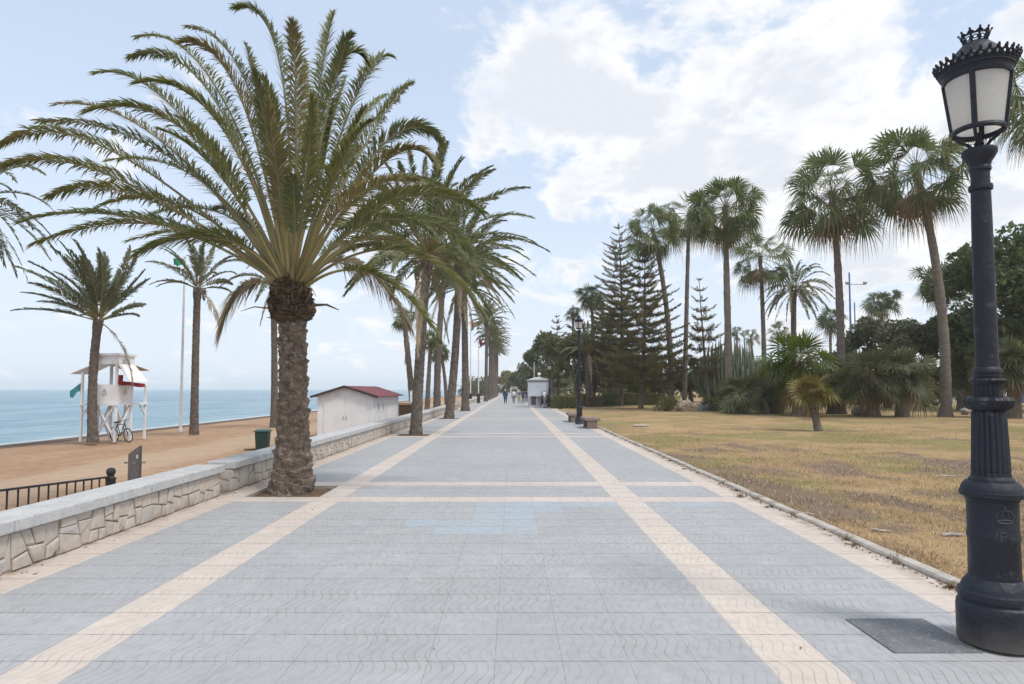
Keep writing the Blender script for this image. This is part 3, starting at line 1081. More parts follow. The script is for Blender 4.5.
# ------------------------------------------------------------------ street lamps
def lamp(base, yz, rpx, label, detail=True):
    """yz(y) turns the near lamp's pixel heights into metres; rpx scales radii"""
    e = empty('street_lamp', base, label=label, cat='street lamp', group='cast iron lamps along the promenade')
    P = lambda pr: [(r * rpx, yz(y)) for y, r in pr]
    n = 64 if detail else 24
    pm = M['lamp_paint']
    MB().lathe(P([(641, 41), (608, 41.3), (603, 40.5), (600.5, 38.8), (600, 37.6), (598.5, 37.4), (597.5, 38.8), (594, 39.4), (590.5, 38.6), (589.5, 36.2), (588.5, 35.6), (586, 35.0), (582, 32.5), (579, 29.5), (578, 29), (576.5, 27)]), n, 0).build('base_drum', pm, e)
    pd = MB().lathe(P([(577.5, 27.2), (540, 26.6), (537, 27.6), (534, 27.6), (531, 26.6), (500, 26.8), (499, 28.2), (497.5, 28.6), (495.5, 33.6), (491, 34.2), (490.4, 32.6), (488, 32.3), (484.5, 30.6), (481, 27), (480.6, 24), (478.4, 23.6), (478, 22.4), (475, 20)]), n, 0)
    ped = pd.build('pedestal', pm, e)
    fl = lambda k, d: (lambda a, z: d * np.abs(np.sin(a * k / 2)) - d)
    MB().lathe(P([(476, 20.8), (474, 21), (471, 20), (470.5, 20.6), (412, 18.2), (411.5, 17.6), (409.5, 17)]), 120 if detail else 24, 0, flute=fl(20, .09) if detail else None).build('fluted_column', pm, e)
    lf = lambda k, d: (lambda a, z: d * np.cos(a * k) ** 2)
    MB().lathe(P([(410, 17), (408, 20), (404, 22.5), (400.5, 23.0), (398, 21), (396.5, 16)]), 120 if detail else 24, 0, flute=lf(5, .17)).build('leaf_ring', pm, e)
    MB().lathe(P([(397.5, 15), (395, 15.4), (385, 15), (383.5, 15.3)]), 120 if detail else 24, 0, flute=fl(20, .09) if detail else None).build('neck', pm, e)
    MB().lathe(P([(384, 15.5), (382.5, 17.5), (380.5, 18.6), (378.8, 17.5), (378, 14)]), 120 if detail else 24, 0, flute=lf(8, .06)).build('leaf_ring', pm, e)
    MB().lathe(P([(378.5, 13.5), (376, 14.6), (374, 14.2), (373, 15.2), (370.5, 15.4), (368.5, 14.2), (367, 12.5)]), n, 0).build('collar', pm, e)
    MB().lathe(P([(368, 12.4), (300, 11.9), (240, 11.4), (190, 10.7)]), n, 0).build('shaft', pm, e)
    MB().lathe(P([(191, 10.7), (190.5, 12.8), (188, 13.3), (185.5, 12.8), (185, 10.4), (176, 10.2), (172, 10.6), (171, 12), (168.5, 12.2), (167, 11.4), (163, 12.6), (158, 16.5), (154.5, 19), (151, 19.2), (149.5, 17.5), (149, 6)]), n, 0).build('capital', pm, e)
    lan = empty('lantern', (0, 0, 0))
    lan.parent = e
    # four brackets up to the ring
    br = MB()
    for k in range(4):
        a = k * math.pi / 2 + .785
        c = np.array([math.cos(a), math.sin(a)])
        br.tube([(*(c * 5 * rpx), yz(150)), (*(c * 12 * rpx), yz(143)), (*(c * 20 * rpx), yz(139)), (*(c * 27 * rpx), yz(132))], [.011, .011, .010, .010], 8)
    br.lathe([(4 * rpx, yz(151)), (4 * rpx, yz(146)), (6 * rpx, yz(144)), (3 * rpx, yz(140)), (2.4 * rpx, yz(133))], 12)
    br.build('bracket', pm, lan)
    fr = MB()
    zb, zt = yz(131.6), yz(79)
    rb, rt = 27 * rpx, 35 * rpx
    fr.lathe([(rb - .012, zb - .012), (rb + .008, zb - .014), (rb + .014, zb), (rb + .010, zb + .016), (rb - .010, zb + .016), (rb - .012, zb - .012)], n, cap=False)
    fr.lathe([(rt - .014, zt - .016), (rt + .006, zt - .018), (rt + .014, zt), (rt + .014, zt + .014), (rt - .012, zt + .014), (rt - .014, zt - .016)], n, cap=False)
    for k in range(4):
        a = k * math.pi / 2 - .12 - math.atan2(base[0], base[1])
        c = np.array([math.cos(a), math.sin(a)])
        fr.bar((*(c * (rb + .004)), zb), (*(c * (rt + .004)), zt), .030, .022)
        fr.bar((*(c * (rb + .014)), zb + .05), (*(c * (rb + .016)), zb + .11), .02, .014)
    fr.build('lantern_frame', pm, lan)
    MB().lathe([(rb - .004, zb + .005), (rt - .003, zt)], n, cap=False).build('glass', M['frosted'], lan)
    roof = MB()
    zc = zt + .046
    rc = 40.5 * rpx
    roof.lathe([(rt - .012, zt + .012), (rt + .012, zt + .016), (rc - .012, zc - .016), (rc, zc - .008), (rc, zc + .012), (rc - .022, zc + .022),
                (rc * .80, zc + .05), (rc * .58, yz(52)), (rc * .40, yz(46)), (rc * .30, yz(44)), (rc * .27, yz(43))], n)
    roof.build('lantern_roof', pm, lan)
    cr = MB()
    cnt = 30 if detail else 12
    for k in range(cnt):
        a = 2 * math.pi * k / cnt
        c = np.array([math.cos(a), math.sin(a), 0])
        up = np.array([0, 0, 1.0]) * .88 + c * .48
        Mx = np.stack([np.array([-math.sin(a), math.cos(a), 0]), up, np.cross(np.array([-math.sin(a), math.cos(a), 0]), up)], 1)
        b = c * (rc - .004) + np.array([0, 0, zc + .012])
        s_ = rc / .175
        cr.torus(b + up * .021 * s_, .015 * s_, .0075 * s_, 12, 5, 0, Mx)
        cr.sphere(b + up * .046 * s_, .010 * s_, 8)
        h = np.array([-math.sin(a), math.cos(a), 0]) * .026 * s_
        cr.sphere(b + h + up * .012 * s_, .010 * s_, 6)
        cr.sphere(b - h + up * .012 * s_, .008 * s_, 6)
        cr.sphere(b + up * .056 * s_, .007 * s_, 6)
    cr.lathe([(rc - .006, zc + .006), (rc + .004, zc + .006), (rc + .004, zc + .02), (rc - .006, zc + .02), (rc - .006, zc + .006)], 48, cap=False)
    cr.build('cresting', pm, lan)
    fn = MB()
    z0, z1 = yz(45), yz(36)
    r0, r1 = 10.5 * rpx, 15.5 * rpx
    fn.lathe([(r0 - .006, z0 - .01), (r0 + .004, z0 - .008), (r0 + .005, z0 + .012), (r0 - .002, z0 + .014), (r0 - .004, z0 - .01)], 32, cap=False)
    fn.lathe([(r1 - .006, z1 - .012), (r1, z1 - .012), (r1, z1), (r1 - .006, z1), (r1 - .006, z1 - .012)], 32, cap=False)
    for k in range(10):
        a = 2 * math.pi * k / 10
        c = np.array([math.cos(a), math.sin(a), 0])
        fn.bar(c * r0 + np.array([0, 0, z0]), c * r1 + np.array([0, 0, z1]), .012, .008)
        t_ = np.array([-math.sin(a), math.cos(a), 0])
        b = c * r1 + np.array([0, 0, z1])
        fn.add([b - t_ * .022, b + t_ * .022, b + c * .012 + np.array([0, 0, .020]), b - t_ * .022 - c * .006, b + t_ * .022 - c * .006, b + c * .006 + np.array([0, 0, .020])],
               [(0, 1, 2), (5, 4, 3), (0, 3, 4, 1), (1, 4, 5, 2), (2, 5, 3, 0)])
        fn.sphere(b + c * .010 + np.array([0, 0, .022]), .008, 6)
        a2 = a + math.pi / 10
        c2 = np.array([math.cos(a2), math.sin(a2), 0])
        fn.torus(c2 * (r0 + r1) / 2 + np.array([0, 0, (z0 + z1) / 2]), .013, .004, 10, 4, 0,
                 np.stack([np.array([-math.sin(a2), math.cos(a2), 0]), np.array([0, 0, 1.0]), c2], 1))
    fn.build('finial_crown', pm, lan)
    return e, ped


def yz_near(y):
    return at(985, y, 4.1).z


L1 = gnd(996, 639)
LAMP_X, LAMP_Y = 3.045, 4.10
near_lamp, ped = lamp((LAMP_X, LAMP_Y, 0), lambda y: max(0, yz_near(y)) if y > 638 else yz_near(y), 1 / 195.,
                      'tall black cast iron lamp with crowned lantern nearest the viewer beside the lawn')


# emblem on the pedestal: raised crown over a monogram and a line of letters, wrapped round the drum
def wrap(mesh_pts, ang0, r):
    out = []
    for x, y, z in mesh_pts:
        a = ang0 + x / r
        rr = r + z
        out.append((rr * math.cos(a), rr * math.sin(a), y))
    return out


def text_mesh(body, size, depth):
    cu = bpy.data.curves.new('lettering', 'FONT')
    cu.body = body
    cu.size = size
    cu.extrude = depth
    cu.align_x = 'CENTER'
    o = bpy.data.objects.new('lettering', cu)
    COL.objects.link(o)
    dg = bpy.context.evaluated_depsgraph_get()
    me = bpy.data.meshes.new_from_object(o.evaluated_get(dg))
    V = [tuple(v.co) for v in me.vertices]
    F = [tuple(p.vertices) for p in me.polygons]
    bpy.data.objects.remove(o)
    bpy.data.curves.remove(cu)
    bpy.data.meshes.remove(me)
    return V, F


face_a = math.atan2(-LAMP_Y, -LAMP_X) + .48          # direction from the lamp to the viewer, turned a little to the right
pr = 26.7 / 195.
em = MB()
zc = yz_near(538)


def ring2(cx, cy, rx, ry, th, n=28, a0=0, a1=2 * math.pi):
    a = np.linspace(a0, a1, n)
    pts = [(cx + rx * math.cos(q), cy + ry * math.sin(q), 0.001) for q in a]
    em.tube(wrap(pts, face_a, pr), th, 6)


zt_ = yz_near(512)
ring2(0, zt_ - .035, .042, .010, .0045)                               # band of the crown
ring2(0, zt_, .046, .034, .005, 16, -.35, math.pi + .35)              # outer arches
ring2(0, zt_, .020, .034, .004, 16, -.2, math.pi + .2)
em.tube(wrap([(0, zt_ + .034, .001), (0, zt_ + .062, .001)], face_a, pr), .005, 6)
em.tube(wrap([(-.012, zt_ + .050, .001), (.012, zt_ + .050, .001)], face_a, pr), .004, 6)
em.build('crown_emblem', M['lamp_highlit'], ped)
for body, size, dx_, yy, nm in (('F', .085, -.018, 537, 'monogram'), ('7', .060, .030, 540, 'monogram'), ('AOTO', .043, .0, 573, 'lettering')):
    V, F = text_mesh(body, size, .006)
    MB().add(wrap([(x + dx_, y + yz_near(yy), z) for x, y, z in V], face_a, pr), F).build(nm, M['lamp_highlit'], ped)

# second lamp is a taller model: same castings, longer shaft; third lamp is like the first
def yz_tall(y):
    z = yz_near(y)
    zs0, zs1 = yz_near(365), yz_near(192)
    return max(0, z) * .80 if z <= zs0 else (zs0 * .80 + (z - zs0) * ((4.96 - zs0 * .8 - (yz_near(28) - zs1) * .86) / (zs1 - zs0)) if z <= zs1 else 4.96 - (yz_near(28) - z) * .86)


b2 = gnd(579.5, 424.3)
lamp((b2.x, b2.y, 0), yz_tall, 1 / 205., 'taller slim black lamp standing between the two stone benches', False)
b3 = gnd(549.5, 407.4)
lamp((b3.x, b3.y, 0), lambda y: max(0, yz_near(y)), 1 / 215., 'small looking distant black lamp in front of the white kiosk', False)

# cover plate by the near lamp
cvp = MB().box((2.585, 4.245, .003), (.54, .57, .012)).build('cover_plate', M['cover_slate'], bevel=.003)
tag(cvp, 'dark grey square cover plate set in the paving by the lamp', 'manhole cover')


# ------------------------------------------------------------------ palms
def bez(p0, pm, p1, t):
    p0, pm, p1 = map(np.asarray, (p0, pm, p1))
    c = 2 * pm - .5 * (p0 + p1)
    t = t[:, None]
    return (1 - t) ** 2 * p0 + 2 * t * (1 - t) * c + t ** 2 * p1


def frond(mb, pts, rng, n=70, L=.42, wid=.032, twist=0.0, start=.17, droop=.22, mleaf=0, mrach=1, rr=.026, vee=.5, jit=.18, miss=.0, tip=.28):
    """one feather leaf: arching stalk with two combs of narrow leaflets"""
    t = np.linspace(0, 1, 26)
    C = bez(*pts, t)
    length = np.linalg.norm(np.diff(C, axis=0), axis=1).sum()
    mb.tube(C, rr * (1 - t) ** 1.6 + .0035, 5, mrach, True, False)
    tj = start + (1 - start) * (np.arange(n) + .5) / n
    tj = np.concatenate([tj, tj + .4 / n, [1.0]])
    side = np.concatenate([np.full(n, 1.), np.full(n, -1.), [1.]])
    if miss:
        k = rng.random(len(tj)) > miss
        tj, side = tj[k], side[k]
    tj = np.clip(tj + rng.normal(0, .3 / n, len(tj)), 0, 1)
    B = bez(*pts, tj)
    T = (bez(*pts, np.clip(tj + .01, 0, 1.01)) - bez(*pts, tj - .01))
    T /= np.linalg.norm(T, axis=1)[:, None]
    up = np.array([0, 0, 1.0]) + .0 * T
    S = np.cross(T, up)
    sl = np.linalg.norm(S, axis=1)
    # near vertical stalks: fall back on the frond's own bending plane
    bend = np.asarray(pts[2]) - np.asarray(pts[0])
    hz = np.array([bend[0], bend[1], 0.0])
    hz /= np.linalg.norm(hz) + 1e-9
    alt = np.cross(hz, np.array([0, 0, 1.0]))
    S = S / (sl[:, None] + 1e-9)
    S = np.where((S @ alt)[:, None] < 0, -S, S)
    w = np.clip(sl / .35, 0, 1)[:, None]
    S = S * w + alt * (1 - w)
    S /= np.linalg.norm(S, axis=1)[:, None] + 1e-9
    N = np.cross(S, T)
    N /= np.linalg.norm(N, axis=1)[:, None]
    if twist:
        c_, s_ = math.cos(twist), math.sin(twist)
        S, N = c_ * S + s_ * N, -s_ * S + c_ * N
    m = len(tj)
    a = np.interp(tj, [start, .5, .85, 1], [R(58), R(41), R(28), R(10)]) + rng.normal(0, jit * .55, m)
    b = vee + rng.normal(0, jit, m)
    ln = L * np.interp(tj, [start, start + .12, .45, .8, 1], [.45, .85, 1.0, .72, .42 if tip > .3 else .5]) * (1 + rng.normal(0, .08, m))
    D = np.cos(a)[:, None] * T + np.sin(a)[:, None] * (np.cos(b)[:, None] * side[:, None] * S + np.sin(b)[:, None] * N)
    D /= np.linalg.norm(D, axis=1)[:, None]
    W = T - D * (T * D).sum(1)[:, None]
    W /= np.linalg.norm(W, axis=1)[:, None] + 1e-9
    W *= (wid * .5 * (1 + rng.normal(0, .12, m)))[:, None]
    g = np.array([0, 0, -1.0])
    M1 = B + D * (ln * .5)[:, None] + g * (droop * .18 * ln)[:, None]
    E = B + D * ln[:, None] + g * (droop * ln)[:, None]
    V = np.stack([B - W * .45, B + W * .45, M1 + W, M1 - W, E], 1)
    k = np.arange(m)[:, None] * 5
    F4 = k + np.array([[0, 1, 2, 3]])
    F3 = k + np.array([[3, 2, 4]])
    base = mb.n
    mb.add(V.reshape(-1, 3), F4, mleaf)
    mb.B.append((F3 + base, mleaf, False))


def date_fronds(rng, c, n, L, el0=82, el1=-18, wind=(0, 0, 0), droop=.30, r0=.16, sag=None):
    """axes of a crown of feather leaves round the point c"""
    out = []
    wind = np.asarray(wind)
    for i in range(n):
        f = (i + .5) / n
        az = i * 2.39996 + rng.normal(0, .18)
        el = R(el0 + (el1 - el0) * f ** .85 + rng.normal(0, 5))
        h = np.array([math.cos(az), math.sin(az), 0])
        d = h * math.cos(el) + np.array([0, 0, math.sin(el)])
        l = L * (.80 + .28 * math.sin(math.pi * min(1, f + .15))) * (1 + rng.normal(0, .07))
        p0 = np.asarray(c) + h * r0 + np.array([0, 0, -.35 * f + .15])
        dr = droop * (.45 + .9 * math.cos(el))
        pm = p0 + d * l * .52 + wind * l * .18 + np.array([0, 0, -dr * l * .10])
        p1 = p0 + d * l * .93 + wind * l * .75 + np.array([0, 0, -dr * l * .85])
        out.append((p0, pm, p1))
    return out


def lean_path(p0, p1, bow, t):
    p0, p1 = np.asarray(p0), np.asarray(p1)
    mid = (p0 + p1) / 2 + np.array([bow[0], bow[1], 0])
    return bez(p0, mid, p1, t)


def knobby_trunk(p0, p1, r_of_t, bow=(0, 0), ring=.115, per=9, nz=None, na=90, amp=.035, seed=0, noise=.012):
    """trunk clad in diamond leaf-base stubs that stand out at their upper edge"""
    H = np.linalg.norm(np.asarray(p1) - np.asarray(p0))
    nz = nz or int(H / ring * 8)
    rng = np.random.default_rng(seed)
    t = np.linspace(0, 1, nz)
    C = lean_path(p0, p1, bow, t)
    a = np.linspace(0, 2 * np.pi, na, endpoint=False)
    T, A = np.meshgrid(t, a, indexing='ij')
    rows = T * H / ring + A / (2 * np.pi) * 2 + .28 * np.sin(A * 3 + T * 40)
    row = np.floor(rows)
    fv = rows - row
    u = A / (2 * np.pi) * per + .5 * (row % 2)
    cell = np.floor(u) % per
    fu = u - np.floor(u)
    hsh = np.sin(row * 12.9898 + cell * 78.233) * 43758.5453
    hsh = hsh - np.floor(hsh)
    edge = np.clip(1 - np.abs(fu - .5) * 2, 0, 1) ** .5
    prof = np.where(fv < .82, .25 + .75 * fv / .82, 1 - (fv - .82) / .18)
    rad = np.array([r_of_t(q) for q in t])[:, None] + amp * edge * prof * (.45 + .9 * hsh) + rng.normal(0, noise, T.shape)
    G = np.stack([C[:, None, 0] + rad * np.cos(A), C[:, None, 1] + rad * np.sin(A), np.repeat(C[:, 2:3], na, 1)], -1)
    return MB().grid(G, 0, True, True, True)


def smooth_trunk(p0, p1, r_of_t, bow=(0, 0), nz=60, na=14, seed=0, ring=.18, amp=.010):
    rng = np.random.default_rng(seed)
    t = np.linspace(0, 1, nz)
    C = lean_path(p0, p1, bow, t)
    a = np.linspace(0, 2 * np.pi, na, endpoint=False)
    T, A = np.meshgrid(t, a, indexing='ij')
    rad = np.array([r_of_t(q) for q in t])[:, None] + amp * rng.normal(0, 1, (nz, 1)) + rng.normal(0, amp * .6, T.shape)
    G = np.stack([C[:, None, 0] + rad * np.cos(A), C[:, None, 1] + rad * np.sin(A), np.repeat(C[:, 2:3], na, 1)], -1)
    return MB().grid(G, 0, True, True, True)


# ---- the big date palm in the foreground
def big_palm():
    rng = np.random.default_rng(21)
    Y0 = 10.15
    base = Vector((-3.46, Y0, -.03))
    e = empty('date_palm', base, label='big knobbly date palm in the foreground beside the stone parapet', cat='palm tree', group='date palms in pavement pits')
    top = at(292, 318, Y0)
    rr = lambda t: np.interp(t, [0, .03, .12, .25, .4, .6, 1], [.335, .315, .285, .240, .212, .190, .178])
    knobby_trunk((0, 0, 0), np.array(top - base), rr, (.02, 0), .125, 8, None, 140, .058, 2, .006).build('trunk', M['bark_date'], e)
    # roots flare fibres
    c0 = np.array(at(291.5, 317, Y0) - base)
    c1 = np.array(at(290.5, 276, Y0) - base)
    col = knobby_trunk(c0 - np.array([0, 0, .07]), c1, lambda t: np.interp(t, [0, .06, .3, .65, .85, 1], [.19, .29, .315, .29, .22, .13]), (0, 0), .10, 10, 120, 132, .07, 5, .012)
    for i in range(46):                                   # cut stalk ends sticking out of the collar
        a = rng.random() * 6.283
        z = c0[2] + .02 + rng.random() * .34
        h = np.array([math.cos(a), math.sin(a), 0])
        p = np.array([c0[0], c0[1], z]) + h * .26
        q = p + h * rng.uniform(.06, .13) + np.array([0, 0, rng.uniform(.05, .16)])
        col.tube([p, (p + q) / 2 + h * .01, q], [.032, .028, .018], 5, 0, False)
    for i in range(3):                                    # a few old bare stalks
        a = [3.5, 0.0, .5, 2.6, 5.2, 3.0, .2][i]
        h = np.array([math.cos(a), math.sin(a), 0])
        p = np.array([c0[0], c0[1], c0[2] + .12 + .05 * i]) + h * .3
        col.tube([p, p + h * .25 + np.array([0, 0, .02]), p + h * .45 + np.array([0, 0, -.06])], [.014, .010, .004], 5)
    col.build('leaf_base_collar', M['bark_collar'], e)

    def W(px, py, dy=0.0):
        return np.array(at(px, py, Y0 + dy) - base)

    # (mid pixel, tip pixel, depth of the tip, dry?)
    FR = [((114, 152), (5, 142), .3, 0), ((120, 180), (8, 165), -.5, 0), ((171, 158), (40, 121), .8, 0), ((160, 140), (57, 104), 1.4, 0),
          ((196, 140), (91, 110), -1.0, 0), ((212, 96), (133, 56), .9, 0), ((214, 84), (139, 37), 1.6, 0), ((222, 128), (141, 82), -.9, 0),
          ((250, 92), (190, 27), 1.2, 0), ((243, 104), (188, 42), -.7, 0), ((168, 226), (36, 243), .6, 0), ((152, 222), (24, 220), -.4, 0),
          ((180, 205), (91, 211), 1.3, 0), ((250, 285), (222, 325), -.6, 1), ((281, 70), (239, 7), .4, 0), ((296, 110), (292, 26), -.8, 0),
          ((318, 98), (333, 14), .7, 0), ((328, 110), (349, 38), -.5, 0), ((351, 108), (388, 56), .8, 0), ((368, 140), (410, 84), 1.2, 0),
          ((382, 146), (439, 140), .5, 0), ((378, 168), (432, 160), -.9, 0), ((392, 200), (480, 210), -.2, 0), ((400, 222), (470, 252), -.7, 0),
          ((398, 250), (482, 312), .1, 0), ((366, 272), (432, 326), -.6, 0), ((352, 262), (408, 322), .9, 1), ((279, 190), (268, 105), -1.2, 0),
          ((305, 190), (312, 100), -1.9, 0), ((262, 120), (246, 45), .9, 0), ((335, 175), (372, 120), -1.8, 0),
          ((225, 240), (140, 252), -1.0, 0), ((365, 225), (430, 232), -2.0, 0),
          ((345, 205), (415, 180), -2.2, 0), ((200, 180), (110, 160), 1.9, 0), ((240, 150), (180, 85), 2.2, 0), ((300, 130), (305, 60), 1.9, 0),
          ((345, 150), (385, 95), 2.2, 0), ((370, 190), (440, 185), 1.9, 0), ((365, 240), (440, 265), 1.8, 0), ((220, 235), (130, 240), 2.0, 0),
          ((272, 165), (255, 75), -1.2, 0), ((322, 160), (345, 80), 1.4, 0), ((355, 185), (395, 150), 2.6, 0),
          ((225, 215), (150, 215), 2.6, 0), ((282, 205), (270, 140), 2.0, 0), ((150, 200), (52, 195), .2, 0),
          ((185, 120), (100, 72), .4, 0), ((330, 90), (365, 60), .3, 0)]
    live, dry = MB(), MB()
    for i, (m, tp, dy, dr) in enumerate(FR):
        a0 = math.atan2(-(m[1] - 272), m[0] - 291)
        b = W(291 + 11 * math.cos(a0) + rng.normal(0, 2), 289 - 8 * max(0, math.sin(a0)), dy * .06)
        pm, p1 = W(m[0], m[1], dy * .5), W(tp[0], tp[1], dy)
        mb = dry if dr else live
        frond(mb, (b, pm, p1), rng, 185, .42, .021, rng.normal(0, .4), rng.uniform(.22, .33), .28 if not dr else .9, 0 if dr else [0, 0, 3, 2, 0, 3][i % 6], 1, .030, .55, .28, .12 if dr else .03)
    for q in date_fronds(rng, W(291, 278), 12, 3.5, 88, 46, (-.08, 0, 0), .25):
        frond(live, q, rng, 130, .38, .021, rng.normal(0, .4), .32, .2, int(rng.choice([0, 0, 2, 3])), 1, .026, .5, .25)
    live.build('crown', [M['frond'], M['rachis'], M['frond_olive'], M['frond_tip']], e)
    dry.build('withered_fronds', [M['frond_dry'], M['rachis_dry']], e)
    return e


big_palm()


def palm_date(name, base, top, L, n, seed, label, group, wind=(0, 0, 0), el1=-25, mat='frond_far', r=.26, nl=46, wid=.045, LL=.42, droop=.32, bark='bark_row',
              dead=4, knob=True, crown_c=None, fl=None):
    rng = np.random.default_rng(seed)
    base, top = Vector(base), Vector(top)
    e = empty(name, base, label=label, cat='palm tree', group=group)
    T = np.array(top - base)
    rr = lambda t: r * np.interp(t, [0, .05, .2, .5, .9, .96, 1], [1.45, 1.2, 1.05, .95, .92, 1.15, 1.1])
    bow = (rng.normal(0, .12), rng.normal(0, .1))
    (knobby_trunk((0, 0, 0), T, rr, bow, .16, 8, int(T[2] / .16 * 5), 48, r * .14, seed, r * .03) if knob else
     smooth_trunk((0, 0, 0), T, rr, bow, 50, 14, seed)).build('trunk', M[bark], e)
    live = MB()
    for q in date_fronds(rng, T + np.array([0, 0, .15]), n, L, 84, el1, wind, droop, r * .6):
        frond(live, q, rng, nl, LL, wid, rng.normal(0, .4), .15, .22, 0, 1, .03, .5, .2)
    live.build('crown', [M[mat], M['rachis']], e)
    if dead:
        dd = MB()
        for q in date_fronds(rng, T + np.array([0, 0, -.1]), dead, L * .8, -25, -60, wind, .45, r * .8):
            frond(dd, q, rng, nl, LL * .8, wid * .8, rng.normal(0, .5), .15, .6, 0, 1, .025, .3, .3, .2)
        dd.build('withered_fronds', [M['frond_dry'], M['rachis_dry']], e)
    return e


ROW = 'date palms in pavement pits'
palm_date('date_palm', (-3.36, 22.45, -.03), at(428, 256, 22.45), 4.0, 60, 31, 'second date palm along the promenade, leaning slightly towards the paving', ROW, (.08, 0, .08), -18, nl=80, droop=.26, r=.165, wid=.04)
palm_date('date_palm', (-3.42, 34.75, -.03), at(459, 264, 34.75), 3.8, 60, 32, 'third date palm of the promenade with fronds streaming to the right', ROW, (.05, 0, .08), -20, nl=70, droop=.26, r=.20, wid=.045)
palm_date('date_palm', (-3.42, 47.05, -.03), at(463.5, 288, 47.05), 3.9, 54, 33, 'fourth date palm of the promenade, just before the flagpoles', ROW, (.05, 0, .05), -20, nl=60, droop=.26, r=.23, wid=.055)
far_proto = None
FAR = [(83.95, 323, 8.6, 1.0, .3), (96.25, 330, 9, .95, 1.4), (108.55, 336, 9, 1.0, 2.6), (120.85, 338, 9, 1.05, 4.0), (133.15, 345, 9, .95, 5.1), (145.45, 350, 9, 1.0, .9)]
for k, (y, py, _, s, rz) in enumerate(FAR):
    lab = 'tall date palm just past the flagpoles, nearest of the distant row' if k == 0 else 'distant date palm in the shrinking row beyond the flagpoles'
    if k == 0:
        far_proto = palm_date('date_palm', (-3.42, y, -.03), at(487, 322, y), 3.3, 44, 34, lab, ROW, (.12, 0, 0.05), -8, nl=40, r=.20, wid=.07, droop=.26, LL=.5, dead=0)
    else:
        c = copy_tree(far_proto)
        c.location = (-3.42, y, -.03)
        c.rotation_euler = (0, 0, math.sin(rz) * .5)
        c.scale = (s, s, s * (.92 + .06 * (k % 2)))
        c['label'] = lab
        c['group'] = ROW if k == 0 else 'far date palms beyond the flagpoles'
# beach palms
BG = 'palms growing on the beach'


def gs(px, py, z=-.72):
    return gnd(px, py, z)


b = gs(93, 442.5, -.76)
palm_date('beach_palm', b, at(98.5, 320, b.y), 3.2, 36, 41, 'windblown palm in front of the white lifeguard tower', BG, (-.20, 0, .12), 18, 'frond_grey', .17, 80, .05, .46, .16, dead=1)
b = gs(194, 434.5, -.74)
palm_date('beach_palm', b, at(197.5, 288, b.y), 2.6, 22, 42, 'thin crowned palm on the sand right of the tall white flagpole', BG, (-.10, 0, .08), 6, 'frond_grey', .17, 50, .055, .36, .25, dead=1)
b = gs(274, 427, -.72)
palm_date('beach_palm', b, at(273, 283, b.y), 3.2, 30, 43, 'beach palm half hidden behind the big date palm trunk', BG, (-.14, 0, 0), -15, 'frond_grey', .18, 46, .05, .36, .35, dead=2)
palm_date('beach_palm', (-21.0, 25.0, -.8), at(-36, 205, 25), 3.3, 34, 44, 'palm at the left picture edge showing only drooping frond ends', BG, (.05, 0, 0), -28, 'frond_grey', .24, 44, .05, .38, .4, dead=2)


# ---- fan palms
def fan_leaf(mb, c, d, pet, Rb, rng, nseg=24, droop=.35, mleaf=0, mrach=1, spread=2.1, split=.52, pr_=.018, fold=.10):
    """one fan: bare stalk, then blades spreading from its end, tips hanging"""
    d = d / np.linalg.norm(d)
    g = np.array([0, 0, -1.0])
    hub = c + d * pet + g * pet * .10
    mb.tube([c, c + d * pet * .55 + g * pet * .02, hub], [pr_, pr_ * .8, pr_ * .6], 4, mrach, False, False)
    ax = d + g * (.35 + .45 * rng.random())
    ax /= np.linalg.norm(ax)
    s = np.cross(ax, np.array([0, 0, 1.0]))
    if np.linalg.norm(s) < .05:
        s = np.array([1.0, 0, 0])
    s /= np.linalg.norm(s)
    tw = rng.normal(0, .75)
    nn = np.cross(s, ax)
    s, nn = s * math.cos(tw) + nn * math.sin(tw), nn * math.cos(tw) - s * math.sin(tw)
    ph = np.linspace(-spread, spread, nseg)
    ph = ph + rng.normal(0, .02, nseg)
    ln = Rb * (.80 + .22 * np.cos(ph * .8)) * (1 + rng.normal(0, .06, nseg))
    D = np.cos(ph)[:, None] * ax + np.sin(ph)[:, None] * s + nn * (.22 + fold * np.where(np.arange(nseg) % 2, 1, -1))[:, None]
    D /= np.linalg.norm(D, axis=1)[:, None]
    P = -np.sin(ph)[:, None] * ax + np.cos(ph)[:, None] * s
    w1 = ln * split * (2 * spread / nseg) * .56
    A = np.repeat(hub[None], nseg, 0)
    B1 = hub + D * (ln * split)[:, None] + g * (droop * .05 * ln)[:, None]
    B2 = hub + D * (ln * .76)[:, None] + g * (droop * .30 * ln)[:, None]
    E = hub + D * (ln * .96)[:, None] + g * (droop * .95 * ln * (.6 + .8 * rng.random(nseg)))[:, None]
    V = np.stack([A - P * (w1 * .08)[:, None], A + P * (w1 * .08)[:, None], B1 + P * w1[:, None], B1 - P * w1[:, None],
                  B2 + P * (w1 * .42)[:, None], B2 - P * (w1 * .42)[:, None], E], 1)
    k = np.arange(nseg)[:, None] * 7
    base = mb.n
    mb.add(V.reshape(-1, 3), np.concatenate([k + np.array([[0, 1, 2, 3]]), k + np.array([[3, 2, 4, 5]])]), mleaf)
    mb.B.append((k + np.array([[5, 4, 6]]) + base, mleaf, False))


